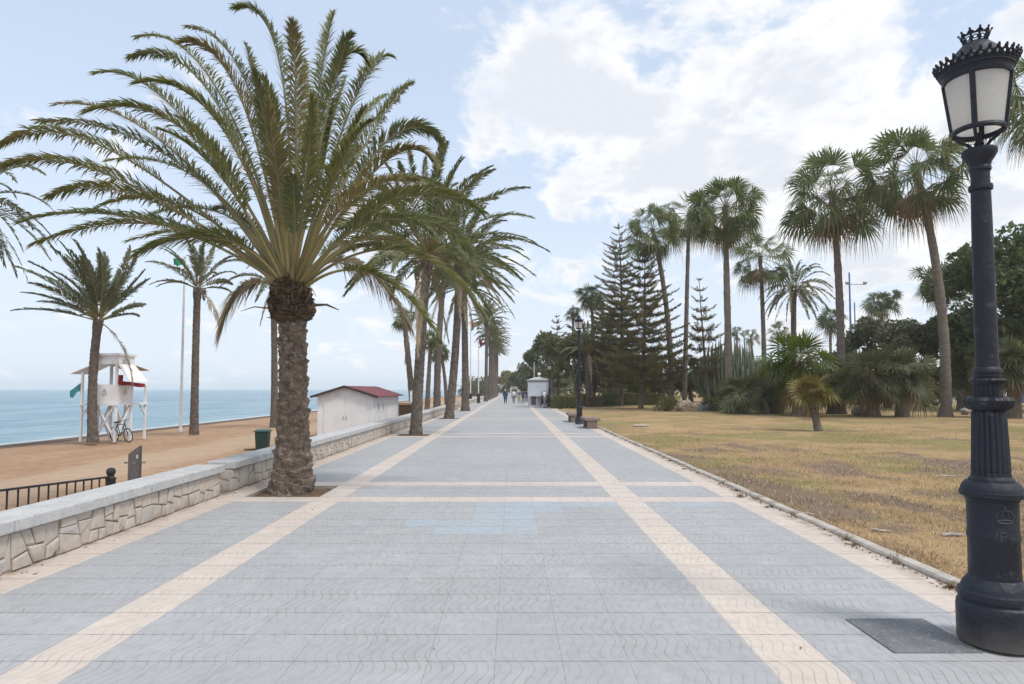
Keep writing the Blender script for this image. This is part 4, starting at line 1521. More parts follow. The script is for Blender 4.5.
def fan_palm(name, base, top, Rc, seed, label, group, n=50, mat='fan', r=.2, skirt=12, el0=85, el1=-48, droop=.45, wind=(0, 0, 0), bark='bark_fan', nseg=22,
             rach='rachis', bow=None, flare=1.7, pet=.55, cat='palm tree', skirt_mat='skirt', airy=False):
    rng = np.random.default_rng(seed)
    base, top = Vector(base), Vector(top)
    e = empty(name, base, label=label, cat=cat, group=group)
    T = np.array(top - base)
    H = max(T[2], .3)
    ft = min(.25, .9 / H)
    rr = lambda t: r * np.interp(t, [0, ft * .4, ft, .5, .95, 1], [flare, 1.25, 1.08, .92, .74, .85])
    bow = bow if bow is not None else (rng.normal(0, .012 * H), 0)
    smooth_trunk((0, 0, 0), T, rr, bow, max(12, int(H * 5)), 14, seed, amp=r * .04).build('trunk', M[bark], e)
    live = MB()
    c = T + np.array([0, 0, .05])
    for i in range(n):
        f = (i + .5) / n
        az = i * 2.39996 + rng.normal(0, .2)
        el = math.asin(math.sin(R(el0)) * (1 - f) + math.sin(R(el1)) * f) + R(rng.normal(0, 9))
        d = np.array([math.cos(az) * math.cos(el), math.sin(az) * math.cos(el), math.sin(el)]) + np.asarray(wind)
        p = Rc * pet * (rng.uniform(.72, 1.25) if airy else rng.uniform(.35, 1.2)) * (1.0 if f > .15 else .8)
        fan_leaf(live, c + np.array([0, 0, -.5 * f * Rc * .2]), d, p, Rc * (1 - pet) * (1.12 if airy else 1.08) * rng.uniform(.85, 1.15), rng, nseg,
                 (.22 + .62 * f) * rng.uniform(.6, 1.4) if airy else droop * (.25 + .95 * f), spread=rng.uniform(1.35, 1.9) if airy else 2.1, split=.50 if airy else .52)
    live.build('crown', [M[mat], M[rach]], e)
    if skirt:
        sk = MB()
        for i in range(skirt):
            az = i * 2.39996 + rng.normal(0, .3)
            el = R(rng.uniform(-82, -50))
            d = np.array([math.cos(az) * math.cos(el), math.sin(az) * math.cos(el), math.sin(el)])
            fan_leaf(sk, c + np.array([0, 0, -.12 * Rc - rng.random() * .15 * Rc]), d, Rc * .34, Rc * .40, rng, max(10, int(nseg * .6)), .9, spread=1.1, split=.3)
        sk.build('dead_fronds', [M[skirt_mat], M['rachis_dry']], e)
    return e


WG = 'tall fan palms on the lawn'
SPEC = [  # base px, base py or distance, crown px, py, crown radius px, distance, label
    (670.5, (652.5, 229), 31, 52, 'slender leaning fan palm nearest the dark pines', 27, .23, (.5, 0)),
    (684, (689, 213), 29, 55, 'slim straight fan palm between the leaning one and the bushy one', 24, .20, (0, 0)),
    (729.5, (725, 207), 38, 43.6, 'bushy headed fan palm rising from the low palm clump', 40, .24, (0, 0)),
    (764.5, (760, 256), 30, 60, 'shorter ragged fan palm just left of the feathery date palm', 25, .22, (.1, 0)),
    (840, (831.5, 192), 50, 42, 'tall fan palm with drooping ragged head behind the young green palm', 31, .25, (.25, 0)),
    (945, (915.5, 168), 52, 38, 'tall curved fan palm just left of the near street lamp', 36, .27, (.55, 0)),
]
for i, (bx_, cpx, rp, D, lab, n, r, bow) in enumerate(SPEC):
    bb = at(bx_, 400, D)
    fan_palm('fan_palm', (bb.x, D, -.05), at(cpx[0], cpx[1], D), rp / F_PX * D * 1.08, 60 + i, lab, WG, int(n * 1.5), 'fan', r, 10 + (i % 3) * 5, bow=bow, nseg=24, el1=-50, airy=True, pet=.61)
fan_palm('fan_palm', (26.2, 30, -.05), at(1046, 96, 30), 3.0, 71, 'fan palm at the right picture edge half hidden by the lantern', WG, 46, 'fan', .28, 8, nseg=24, airy=True, pet=.61)
# date palm among them
palm_date('date_palm', (at(796, 400, 60).x, 60, -.05), at(794, 290, 60), 3.7, 44, 72, 'feathery date palm standing among the fan palms', 'tall fan palms on the lawn', (0.05, 0, 0), -35, 'frond_grey', .24, 38, .07, .42, .4, dead=3)
palm_date('date_palm', (at(590, 400, 60).x, 60, -.05), at(588, 352, 60), 3.6, 34, 73, 'short date palm with upright fronds in front of the pines', None, (0, 0, 0), 5, 'frond_grey', .24, 34, .07, .42, .25, dead=6)

# smaller far fan palms
SM = [(938, 281, 27, 78, 'fan palm peeping over the dark tree left of the lamp', 30, None),
      (881, 302, 20, 84, 'far fan palm above the grey green tree', 26, None),
      (831.5, 318, 20, 84, 'far fan palm right behind the tall ragged fan palm trunk', 26, None),
      (777, 331, 11, 130, 'tiny far fan palm left of the young green palm', 16, None),
      (591, 296, 17, 68, 'fan palm with a round head above the second lamp', 34, None),
      (573, 312, 10, 76, 'fan palm tuft left of the second lamp top', 22, None),
      (737, 332, 9, 120, 'tiny far fan palm over the cactus clump', 14, None),
      (751, 336, 10, 118, 'small far fan palm right of the cactus clump', 14, None),
      (610, 318, 13, 72, 'fan palm head buried among the dark pines', 24, None)]
for i, (px, py, rp, D, lab, n, _) in enumerate(SM):
    t = at(px, py, D)
    fan_palm('fan_palm', (t.x + .2, D, -.05), t, rp / F_PX * D * 1.1, 90 + i, lab, 'smaller fan palms in the background', n, 'fan_far', .2, 6, nseg=22)
# fan palms on the far beach, behind the row
LB = [(414, 397, 404, 318, 14, 52, 'leaning fan palm on the beach left of the second date palm'),
      (427, 409, 431, 340, 13, 60, 'low fan palm seen between second date palm and the thick leaning trunk'),
      (437, 408, 446, 262, 22, 62, 'thick leaning fan palm trunk rising behind the third date palm'),
      (447, 405, 441, 352, 12, 66, 'short fan palm beside the thick leaning trunk')]
for i, (bx_, by_, cx_, cy_, rp, D, lab) in enumerate(LB):
    q = at(bx_, by_, D)
    fan_palm('fan_palm', (q.x, D, -.72), at(cx_, cy_, D), rp / F_PX * D * 1.1, 110 + i, lab, 'fan palms behind the parapet', 26, 'fan', (.26, .22, .33, .2)[i], 6, nseg=16, bark='bark_row')

# low fan palm clumps and young palms on the lawn
SG = 'low palm clumps on the lawn'
q = gnd(819, 431)
fan_palm('young_palm', q, at(811, 393, q.y), 1.05, 120, 'small yellowing palm standing alone on the dry lawn', SG, 34, 'fan_yellow', .125, 7, 85, -25, .32, nseg=24, bark='bark_fan', bow=(-.04, 0), flare=1.4)
q = gnd(798, 416)
fan_palm('young_palm', q, at(800, 362, q.y), 2.7, 121, 'bushy bright green palm behind the small yellowing one', SG, 36, 'fan_bright', .28, 26, 88, -50, .35, nseg=24, bark='bark_dark', pet=.58)
CL = [(743, 412, 393, 27, 'rounded low palm clump at the foot of the bushy headed fan palm', 'fan_grey', 42),
      (872, 416, 374, 33, 'dark low palm with thick trunk left of the pale boulder', 'fan_grey', 37),
      (901, 416, 372, 33, 'dark low palm nearest the tall curved fan palm trunk', 'fan_grey', 37),
      (776, 413, 384, 26, 'dark low palm clump left of the bushy bright green palm', 'fan_grey', 42),
      (832, 412, 382, 26, 'dark palm clump right of the bushy bright green palm', 'fan_grey', 42),
      (961, 410, 379, 19, 'small dark palm between curved fan palm and the street lamp', 'fan_grey', 48),
      (1012, 416, 362, 34, 'drooping olive palm clump right of the street lamp', 'fan_grey', 36),
      (640, 405, 385, 14, 'pale green low palm behind the clipped hedge', 'fan_bright', 66),
      (714, 405, 388, 14, 'low dark palm behind the grey boulder', 'fan_grey', 58)]
for i, (bx_, by_, cy_, rp, lab, mt, D) in enumerate(CL):
    t = at(bx_, cy_, D)
    fan_palm('low_palm', (t.x, D, -.05), t, rp / F_PX * D * 1.15, 130 + i, lab, SG, 44, mt, .3, 12, 88, -50, .4, nseg=28, bark='bark_dark', pet=.55, flare=1.3)


# ------------------------------------------------------------------ pines
def norfolk(base, top, half, seed, label, step=.8, mat='needle', r=.2, per=6, group='norfolk pines', bare=.08, upturn=.25, dense=1.0, low=.1):
    rng = np.random.default_rng(seed)
    base, top = Vector(base), Vector(top)
    e = empty('norfolk_pine', base, label=label, cat='pine tree', group=group)
    T = np.array(top - base)
    H = T[2]
    smooth_trunk((0, 0, 0), T, lambda t: r * (1.15 - 1.08 * t), (rng.normal(0, .1), 0), 40, 10, seed, amp=.006).build('trunk', M['bark_dark'], e)
    mb = MB()
    z = H * low
    w = 0
    Q = []
    while z < H - .15:
        f = (z - H * low) / (H * (1 - low))
        Lb = half * (1 - f) ** .68 * (1 if f > .08 else .7 + 3.5 * f) * rng.uniform(.85, 1.1) + .12
        c = T * (z / H)
        c = np.array([T[0] * z / H, T[1] * z / H, z])
        for k in range(per):
            if rng.random() < .06 + .16 * f:
                continue
            az = k * 2 * math.pi / per + w * .5 + rng.normal(0, .14)
            h = np.array([math.cos(az), math.sin(az), 0])
            L = Lb * rng.uniform(.62, 1.12)
            dz = -.12 * (1 - f) + .30 * f
            p1 = c + h * L + np.array([0, 0, (dz + upturn) * L])
            pm = c + h * L * .52 + np.array([0, 0, dz * .5 * L])
            tt = np.linspace(0, 1, 7)
            C = bez(c, pm, p1, tt)
            mb.tube(C, .024 * (1 - tt) * (Lb / half + .2) + .006, 4, 0, True, False)
            n = max(8, int(L * (36 - 14 * f) * dense))
            tj = np.linspace(.10, 1, n)
            B = bez(c, pm, p1, tj)
            Tg = np.gradient(B, axis=0)
            Tg /= np.linalg.norm(Tg, axis=1)[:, None]
            S = np.cross(Tg, np.array([0, 0, 1.0]))
            S /= np.linalg.norm(S, axis=1)[:, None]
            ln = (1.15 - .75 * f) * np.clip(.62 * (1.15 - tj * .7), .22, .7) * min(1, L / 1.4 + .25) * rng.uniform(.8, 1.2, n)
            for sgn in (-1, 1):
                a = R(55) + rng.normal(0, .30, n)
                b_ = rng.normal(-.25 + .5 * f, .45, n)
                D = np.cos(a)[:, None] * Tg + np.sin(a)[:, None] * (sgn * S * np.cos(b_)[:, None] + np.array([0, 0, 1.0]) * np.sin(b_)[:, None])
                wv = np.cross(D, rng.normal(0, 1, (n, 3)))
                wv /= np.linalg.norm(wv, axis=1)[:, None] + 1e-9
                wv *= .026
                Md = B + D * (ln * .5)[:, None]
                E = B + D * ln[:, None] + np.array([0, 0, .06]) * ln[:, None]
                Q.append(np.stack([B, Md + wv, E, Md - wv], 1))
                wv2 = np.cross(D, wv)
                wv2 /= np.linalg.norm(wv2, axis=1)[:, None] + 1e-9
                wv2 *= .026
                Q.append(np.stack([B, Md + wv2, E, Md - wv2], 1))
        z += step * (.85 - .05 * f) * rng.uniform(.85, 1.15)
        w += 1
    mb.quads(np.concatenate(Q), 0)
    mb.build('crown', [M[mat], M['bark_dark']], e)
    return e


def pine_at(bpx, D, tpx, tpy, half, seed, label, **k):
    b = at(bpx, 400, D)
    return norfolk((b.x, D, -.05), at(tpx, tpy, D), half, seed, label, **k)


pine_at(621, 61, 618.5, 222, 4.1, 201, 'tall dark norfolk pine nearest the promenade', step=.72, per=6, low=.17, upturn=.16)
pine_at(640.5, 52, 644, 246, 4.9, 202, 'tall norfolk pine with long feathery tiers beside the leaning fan palm', step=.75, per=7, low=.18, upturn=.16)
pine_at(709.5, 50, 699, 278, 1.75, 203, 'young slim norfolk pine with clearly separate tiers', step=.95, per=6, low=.30, dense=.8, r=.13)
pine_at(558, 86, 556.5, 313, 3.4, 204, 'open distant norfolk pine behind the white kiosk', step=1.15, per=5, mat='needle_far', low=.2)
pine_at(604, 68, 601, 296, 3.4, 205, 'shorter dark pine filling the gap behind the second lamp', step=.6, per=7, low=.15, upturn=.1)


# ------------------------------------------------------------------ broadleaf trees, shrubs, hedges
def leaf_cloud(rng, centers, radii, n, size, hollow=.35):
    """n leaves spread through a set of ellipsoid clumps"""
    k = rng.integers(0, len(centers), n)
    v = rng.normal(0, 1, (n, 3))
    v /= np.linalg.norm(v, axis=1)[:, None]
    rad = (hollow + (1 - hollow) * rng.random(n) ** .6)
    P = centers[k] + v * radii[k] * rad[:, None]
    a = rng.normal(0, 1, (n, 3))
    a += v * .4
    a /= np.linalg.norm(a, axis=1)[:, None]
    b = np.cross(a, rng.normal(0, 1, (n, 3)))
    b /= np.linalg.norm(b, axis=1)[:, None]
    s = size * rng.uniform(.6, 1.3, n)
    return np.stack([P - a * s[:, None], P + b * (s * .42)[:, None], P + a * s[:, None], P - b * (s * .42)[:, None]], 1)


def broad_tree(name, base, H, rx, rz, seed, label, group, mat='foliage_dark', leaves=9000, size=.16, lobes=9, clumps=46, trunk_r=.25, cat='tree', low=.15, ry=None):
    rng = np.random.default_rng(seed)
    e = empty(name, base, label=label, cat=cat, group=group)
    ry = ry or rx
    cz = H - rz
    lob = []
    for i in range(lobes):
        a = i * 2.39996 + rng.normal(0, .3)
        f = rng.random()
        el = R(rng.uniform(-55, 80))
        d = np.array([math.cos(a) * math.cos(el) * rx, math.sin(a) * math.cos(el) * ry, math.sin(el) * rz]) * .58
        lob.append((np.array([0, 0, cz]) + d, rng.uniform(.38, .55)))
    cen, rad = [], []
    for i in range(clumps):
        c, s = lob[i % lobes]
        v = rng.normal(0, 1, 3)
        v /= np.linalg.norm(v)
        v[2] = abs(v[2]) * .9 - .25
        cen.append(c + v * np.array([rx, ry, rz]) * s * .75)
        q = rng.uniform(.16, .30)
        rad.append(np.array([rx, ry, rz * .85]) * q)
    cen, rad = np.array(cen), np.array(rad)
    cen[:, 2] = np.maximum(cen[:, 2], H * low)
    mb = MB().quads(leaf_cloud(rng, cen, rad, leaves, size), 0)
    mb.build('crown', M[mat], e)
    tr = MB()
    fork = np.array([rng.normal(0, .1), 0, max(.4, cz * .55)])
    tr.tube(bez((0, 0, 0), fork * .5 + np.array([.06, 0, 0]), fork, np.linspace(0, 1, 8)), np.linspace(trunk_r * 1.3, trunk_r * .8, 8), 9)
    for c, s in lob[:7]:
        m = (fork + c) / 2 + rng.normal(0, .12 * rx, 3)
        tr.tube(bez(fork, m, c, np.linspace(0, 1, 8)), np.linspace(trunk_r * .6, .03, 8), 6)
    tr.build('trunk', M['bark_dark'], e)
    return e


def tree_px(name, px, py, rpx, rpz, D, seed, label, group, mat, leaves=5000, size=.2, **k):
    c = at(px, py, D)
    s = D / F_PX
    return broad_tree(name, (c.x, D, -.05), c.z + rpz * s + .05, rpx * s, rpz * s, seed, label, group, mat, leaves, size, **k)


TG = 'broadleaf trees beyond the lawn'
tree_px('broadleaf_tree', 1036, 318, 96, 103, 46, 301, 'huge dark dense tree right of the street lamp', TG, 'foliage_dark', 38000, .27, lobes=16, clumps=130, trunk_r=.5, low=.05)
tree_px('broadleaf_tree', 966, 357, 44, 50, 50, 302, 'dark rounded tree left of the street lamp shaft', TG, 'foliage_dark', 19000, .25, lobes=12, clumps=80, trunk_r=.35, low=.05)
tree_px('broadleaf_tree', 886, 356, 46, 46, 54, 303, 'loose grey green tree above the dark low palms', TG, 'foliage_grey', 14000, .2, lobes=10, clumps=44)
tree_px('broadleaf_tree', 690, 380, 28, 26, 66, 304, 'dark rounded tree behind the tan boulder', TG, 'foliage_dark', 6000, .19)
tree_px('broadleaf_tree', 655, 376, 28, 28, 72, 305, 'mid green tree behind the clipped hedge', TG, 'foliage_mid', 5000, .2)
tree_px('broadleaf_tree', 615, 372, 26, 32, 74, 306, 'dark tree under the pines behind the hedge', TG, 'foliage_dark', 5000, .2)
tree_px('broadleaf_tree', 577, 364, 24, 34, 62, 307, 'dark olive rounded tree right behind the second lamp', TG, 'foliage_mid', 6500, .18)
tree_px('broadleaf_tree', 551, 360, 22, 32, 84, 308, 'mid green tree rising behind the kiosk roof', TG, 'foliage_mid', 5000, .24)
tree_px('broadleaf_tree', 536, 370, 19, 27, 110, 309, 'pale green distant tree left of the kiosk', TG, 'foliage_far', 4000, .3)
tree_px('broadleaf_tree', 522, 380, 15, 19, 150, 310, 'faint distant tree closing the end of the promenade', TG, 'foliage_far', 3500, .4)
tree_px('broadleaf_tree', 506, 385, 11, 15, 190, 311, 'yellowish distant tree at the far end of the row of palms', TG, 'foliage_yellow', 3000, .45)
tree_px('broadleaf_tree', 592, 370, 24, 30, 82, 312, 'shadowed tree between the two lamps behind the hedge', TG, 'foliage_dark', 4500, .24)
tree_px('broadleaf_tree', 765, 384, 26, 28, 70, 313, 'dark tree behind the low palm clumps', TG, 'foliage_dark', 5500, .22)
tree_px('broadleaf_tree', 812, 386, 34, 26, 66, 314, 'dark tree hidden behind the bright green palm', TG, 'foliage_dark', 5500, .22)
tree_px('broadleaf_tree', 925, 388, 36, 24, 58, 315, 'low dark tree behind the curved fan palm trunk', TG, 'foliage_dark', 6000, .2)
tree_px('broadleaf_tree', 720, 384, 36, 22, 80, 316, 'low mid green tree behind the cactus clump', TG, 'foliage_mid', 5000, .26)
# far wood closing the lawn
rng = np.random.default_rng(77)
cen = np.stack([rng.uniform(9, 190, 300), rng.uniform(118, 150, 300), rng.uniform(.3, 5.5, 300)], -1)
cen[:50] = np.stack([rng.uniform(4.5, 14, 50), rng.uniform(185, 215, 50), rng.uniform(.3, 5.5, 50)], -1)
cen[50:80] = np.stack([rng.uniform(-16, -6, 30), rng.uniform(200, 215, 30), rng.uniform(.2, 3.5, 30)], -1)
wd = MB().quads(leaf_cloud(rng, cen, np.full((300, 3), 3.0), 36000, .5))
o = wd.build('distant_wood', M['foliage_far'])
o['kind'] = 'stuff'
tag(o, 'hazy far belt of trees seen through gaps beyond the lawn', 'trees')


def shrub(px, py, D, rp, zp, seed, label, mat='shrub', n=2600, size=.07):
    c = at(px, py, D)
    s = D / F_PX
    rng = np.random.default_rng(seed)
    e = empty('shrub', (c.x, D, -.05), label=label, cat='shrub', group='shrubs by the boulders')
    k = 16
    cen = np.stack([rng.normal(0, .45, k) * rp * s, rng.normal(0, .45, k) * rp * s, rng.uniform(.2, .8, k) * zp * s], -1)
    MB().quads(leaf_cloud(rng, cen, np.full((k, 3), .42 * rp * s), n, size, .1)).build('foliage', M[mat], e)
    st = MB()
    for i in range(7):
        st.tube([(0, 0, 0), cen[i] * .6 + np.array([0, 0, .05]), cen[i]], [.025, .018, .008], 5)
    st.build('stem', M['bark_dark'], e)


shrub(667, 402, 47, 13, 16, 401, 'pale green loose shrub left of the tan boulder')
shrub(716, 402, 46, 10, 16, 402, 'olive shrub right of the grey boulder', 'foliage_mid')
shrub(604, 402, 60, 12, 12, 403, 'small dark shrub beside the brown hedge', 'foliage_dark')


def hedge(x0, x1, y0, y1, h, seed, label, mat='hedge', n=9000, size=.055):
    rng = np.random.default_rng(seed)
    e = empty('hedge', ((x0 + x1) / 2, (y0 + y1) / 2, -.03), label=label, cat='hedge', group='clipped hedges')
    lx_, ly_ = x1 - x0, y1 - y0
    MB().box((0, 0, h * .47), (lx_ - .16, ly_ - .16, h * .94)).build('twigs', M['bark_dark'], e)
    u = rng.random((n, 3))
    P = (u - .5) * np.array([lx_, ly_, h]) + np.array([0, 0, h / 2])
    f = rng.choice(3, n, p=[.42, .18, .40])
    sg = rng.random(n) < .5
    for ax, dim in ((0, 1), (1, 0), (2, 2)):
        pass
    k = f == 0
    P[k, 1] = np.where(sg[k], -ly_ / 2, ly_ / 2)
    k = f == 1
    P[k, 0] = np.where(sg[k], -lx_ / 2, lx_ / 2)
    k = f == 2
    P[k, 2] = h
    P += rng.normal(0, .03, P.shape)
    P[:, 2] = np.maximum(P[:, 2], .03)
    a = rng.normal(0, 1, (n, 3))
    a /= np.linalg.norm(a, axis=1)[:, None]
    b_ = np.cross(a, rng.normal(0, 1, (n, 3)))
    b_ /= np.linalg.norm(b_, axis=1)[:, None]
    s = size * rng.uniform(.7, 1.3, n)[:, None]
    MB().quads(np.stack([P - a * s, P + b_ * s * .5, P + a * s, P - b_ * s * .5], 1)).build('foliage', M[mat], e)


hedge(at(552, 400, 52.5).x, at(576.5, 400, 52.5).x, 52.5, 54.2, 1.0, 501, 'square clipped hedge block between kiosk and second lamp', 'hedge', 7000)
hedge(at(583, 400, 60).x, at(589, 400, 60).x, 60, 61.5, 1.1, 502, 'short green hedge piece right of the second lamp', 'hedge', 3000)
hedge(at(587.5, 400, 57).x, at(602, 400, 57).x, 57, 58, .95, 503, 'brown withered hedge block under the pines', 'hedge_brown', 4000)
hedge(at(604, 400, 64).x, at(665, 400, 64).x, 64, 65.3, 1.15, 504, 'long clipped hedge behind the pine trunks', 'hedge', 14000)


# columnar cactus
def cactus(base, H, Rr, seed, label):
    rng = np.random.default_rng(seed)
    e = empty('cactus', base, label=label, cat='cactus')
    for part in range(1):
        mb = MB()
        for i in range(210):
            a = i * 2.39996
            f = math.sqrt((i + .5) / 210)
            h = np.array([math.cos(a), math.sin(a), 0])
            top = H * (1 - .50 * f ** 2.2) * rng.uniform(.78, 1.04)
            p0 = h * f * Rr * .22 + np.array([0, 0, rng.uniform(0, .4)])
            p1 = h * f * Rr + np.array([0, 0, top * .62])
            p2 = h * f * Rr * 1.08 + np.array([0, 0, top])
            t = np.linspace(0, 1, 12)
            C = bez(p0, p0 * .2 + p1 * .8 + h * .12 * f * Rr, p2, t)
            mb.tube(C, np.interp(t, [0, .2, .9, 1], [.075, .065, .06, .015]), 6, 0, False)
        mb.build('stems', M['cactus'], e)


cactus((at(730, 400, 52).x, 52, -.05), 6.1, 2.6, 601, 'great rounded clump of upright grey green cactus stems')


# ------------------------------------------------------------------ boulders, wood bits
def boulder(px, py, D, w, d, h, seed, mat, label):
    c = at(px, py, D)
    rng = np.random.default_rng(seed)
    th = np.linspace(.02, math.pi - .02, 26)
    ph = np.linspace(0, 2 * math.pi, 36, endpoint=False)
    A, B = np.meshgrid(th, ph, indexing='ij')
    v = np.stack([np.sin(A) * np.cos(B), np.sin(A) * np.sin(B), np.cos(A)], -1)
    rr = np.ones(A.shape)
    for i in range(9):
        k = rng.normal(0, 1, 3)
        k /= np.linalg.norm(k)
        dcut = rng.uniform(.62, .88)
        dot = v @ k
        rr = np.minimum(rr, np.where(dot > .15, dcut / np.maximum(dot, .15), 9))
    for i in range(8):
        k = rng.normal(0, 4, 3)
        rr += .025 * np.sin(v @ k * 2 + i)
    G = v * rr[..., None] * np.array([w / 2, d / 2, h * .62]) + np.array([0, 0, h * .33])
    o = MB().grid(G, 0, True, True, True).build('boulder', M[mat], None, (c.x, D, -.06), sharp=28)
    tag(o, label, 'boulder', 'boulders on the lawn')


boulder(688, 405, 46.5, 1.65, 1.2, .92, 701, 'rock_tan', 'large tan boulder at the foot of the slim fan palm')
boulder(705, 405, 47.0, 1.0, .9, .85, 702, 'rock_grey', 'smooth blue grey boulder right of the tan one')
boulder(864, 414, 39.5, 1.45, 1.0, .75, 703, 'rock_pale', 'pale flat boulder between the dark low palms')
boulder(766, 408, 45.0, 1.1, .9, .55, 704, 'rock_grey', 'low dark grey rock left of the bright green palm')
boulder(969, 414, 41.0, 1.2, .8, .5, 705, 'rock_pale', 'low pale rock beside the curved fan palm')


def stick(px, py, ang, L, r, seed, label, mat='driftwood', name='stick'):
    g_ = gnd(px, py)
    rng = np.random.default_rng(seed)
    t = np.linspace(-.5, .5, 7)
    P = np.stack([t * L, rng.normal(0, L * .04, 7), np.full(7, r * 1.1) + rng.random(7) * .006], -1)
    o = MB().tube(P, r * np.array([.5, .9, 1, 1, .9, .7, .35]), 7).build(name, M[mat], None, (g_.x, g_.y, -.01))
    o.rotation_euler = (0, 0, ang)
    tag(o, label, 'wood', 'bits of wood on the lawn')


stick(641, 427, .1, .75, .06, 1, 'pale bleached log lying on the far lawn', name='log')
stick(881, 531, -.9, .24, .014, 2, 'thin pale stick on the brown grass left of the lamp')
stick(808, 514, -1.0, .30, .013, 3, 'pale twig lying beside the kerb')
stick(953, 536, .1, .26, .020, 4, 'dark flat piece of bark just left of the lamp pedestal', 'rock_pale', 'bark_piece')
stick(948, 476, -.35, .50, .010, 5, 'forked dry twig on the lawn behind the lamp pedestal')

# dead weed tufts along the kerb
def weed(px, py, seed, label):
    g_ = gnd(px, py)
    rng = np.random.default_rng(seed)
    n = 90
    a = rng.random(n) * 6.28
    t = rng.uniform(.2, 1.3, n)
    L = rng.uniform(.04, .12, n)
    d = np.stack([np.cos(a) * np.sin(t), np.sin(a) * np.sin(t), np.cos(t)], -1) * L[:, None]
    w = np.stack([-np.sin(a), np.cos(a), 0 * a], -1) * .003
    B = rng.normal(0, .025, (n, 3)) * np.array([1, 1.6, 0])
    Q = np.stack([B - w, B + w, B + d], 1)
    o = MB().add(Q.reshape(-1, 3), np.arange(n * 3).reshape(n, 3)).build('weed_tuft', M['skirt'], None, (g_.x, g_.y, .002))
    tag(o, label, 'weed', 'dead weeds along the kerb')


weed(848, 540, 1, 'brown weed tuft at the kerb below the twig')
weed(896, 560, 2, 'brown weed tuft at the kerb nearest the lamp base')
weed(740, 497, 3, 'brown weed tuft farthest along the kerb')


# ------------------------------------------------------------------ benches and kiosk, people
def bench(x, y, ln, label):
    e = empty('stone_bench', (x, y, 0), label=label, cat='bench', group='stone benches by the second lamp')
    MB().box((0, ln / 2, .375), (.62, ln, .11)).build('seat', M['bench_top'], e, bevel=.015)
    for q in (.18, ln - .18):
        MB().box((0, q, .16), (.40, .30, .32)).build('support', M['brushed'], e, bevel=.012)


bench(at(587, 420, 26.0).x + .20, 25.8, 1.6, 'brown stone bench nearer the viewer, before the second lamp')
bench(at(577, 420, 31.0).x - .12, 30.6, 1.6, 'brown stone bench behind the second lamp')


def kiosk():
    D = 56.0
    x0, x1 = at(528.3, 400, D).x, at(549, 400, D).x
    w = x1 - x0
    e = empty('kiosk', ((x0 + x1) / 2, D, 0), label='small pale kiosk with a low hipped roof beside the third lamp', cat='kiosk')
    MB().box((0, 1.2, 1.17), (w, 2.4, 2.34)).build('wall', M['kiosk'], e, bevel=.02)
    rf = MB()
    rf.box((0, 1.2, 2.385), (w + .16, 2.56, .09))
    V = [(-w / 2 - .06, -.08, 2.431), (w / 2 + .06, -.08, 2.431), (w / 2 + .06, 2.48, 2.431), (-w / 2 - .06, 2.48, 2.431), (-.2, 1.0, 2.66), (.2, 1.0, 2.66), (.2, 1.4, 2.66), (-.2, 1.4, 2.66)]
    rf.add(V, [(0, 1, 5, 4), (1, 2, 6, 5), (2, 3, 7, 6), (3, 0, 4, 7), (4, 5, 6, 7)])
    rf.build('roof', M['grey_paint'], e)
    MB().box((0, -.03, 2.30), (w + .04, .05, .06)).build('cornice', M['dark_trim'], e)
    MB().box((-.1, -.20, .99), (w * .75, .40, .05)).build('counter', M['grey_paint'], e)
    MB().box((-.45, -.015, .58), (.42, .024, .74)).build('poster', M['maroon'], e)
    MB().box((.15, -.015, .52), (.40, .024, .62)).build('hatch', M['rock_grey'], e)
    MB().tube([(-.35, 1.2, 2.6), (-.35, 1.2, 4.0)], .03, 8).build('aerial', M['pole_white'], e)
    v = MB()
    v.lathe([(.05, 2.62), (.05, 2.82), (.15, 2.86), (.16, 2.95), (.09, 3.04), (.01, 3.07)], 12, 0, (.1, 1.2, 0))
    v.build('vent', M['white_clean'], e)


kiosk()
D2 = 112.0
e = empty('kiosk', (at(514.3, 390, D2).x, D2, 0), label='tiny distant white kiosk beyond the walkers', cat='kiosk')
MB().box((0, .8, 1.0), (1.15, 1.6, 2.0)).build('wall', M['far_white'], e)
MB().box((0, .8, 2.06), (1.3, 1.8, .1)).build('roof', M['grey_paint'], e)
MB().box((0, -.012, 1.25), (.8, .02, .6)).build('hatch', M['glass_dark'], e)

# folded black push cart and bag beside the kiosk
q = gnd(545, 408)
e = empty('folded_cart', (q.x, 54.9, 0), label='dark folded cart with wheels standing before the kiosk', cat='cart')
cb = MB()
cb.box((0, 0, .62), (.62, .40, .60), rot=(.12, 0, 0))
cb.box((.05, -.02, 1.0), (.50, .32, .20), rot=(.12, .1, 0))
cb.build('bag', M['tyre'], e, bevel=.05)
fr = MB()
for sx in (-.26, .26):
    fr.tube([(sx, .2, .15), (sx, .24, .9), (sx, .36, 1.25)], .018, 6)
fr.tube([(-.26, .36, 1.25), (.26, .36, 1.25)], .018, 6)
fr.build('frame', M['iron'], e)
for sx in (-.30, .30):
    MB().torus((sx, .15, .15), .12, .03, 16, 6, 0, np.array([[0, 0, 1.], [1, 0, 0], [0, 1, 0]])).build('wheel', M['tyre'], e)


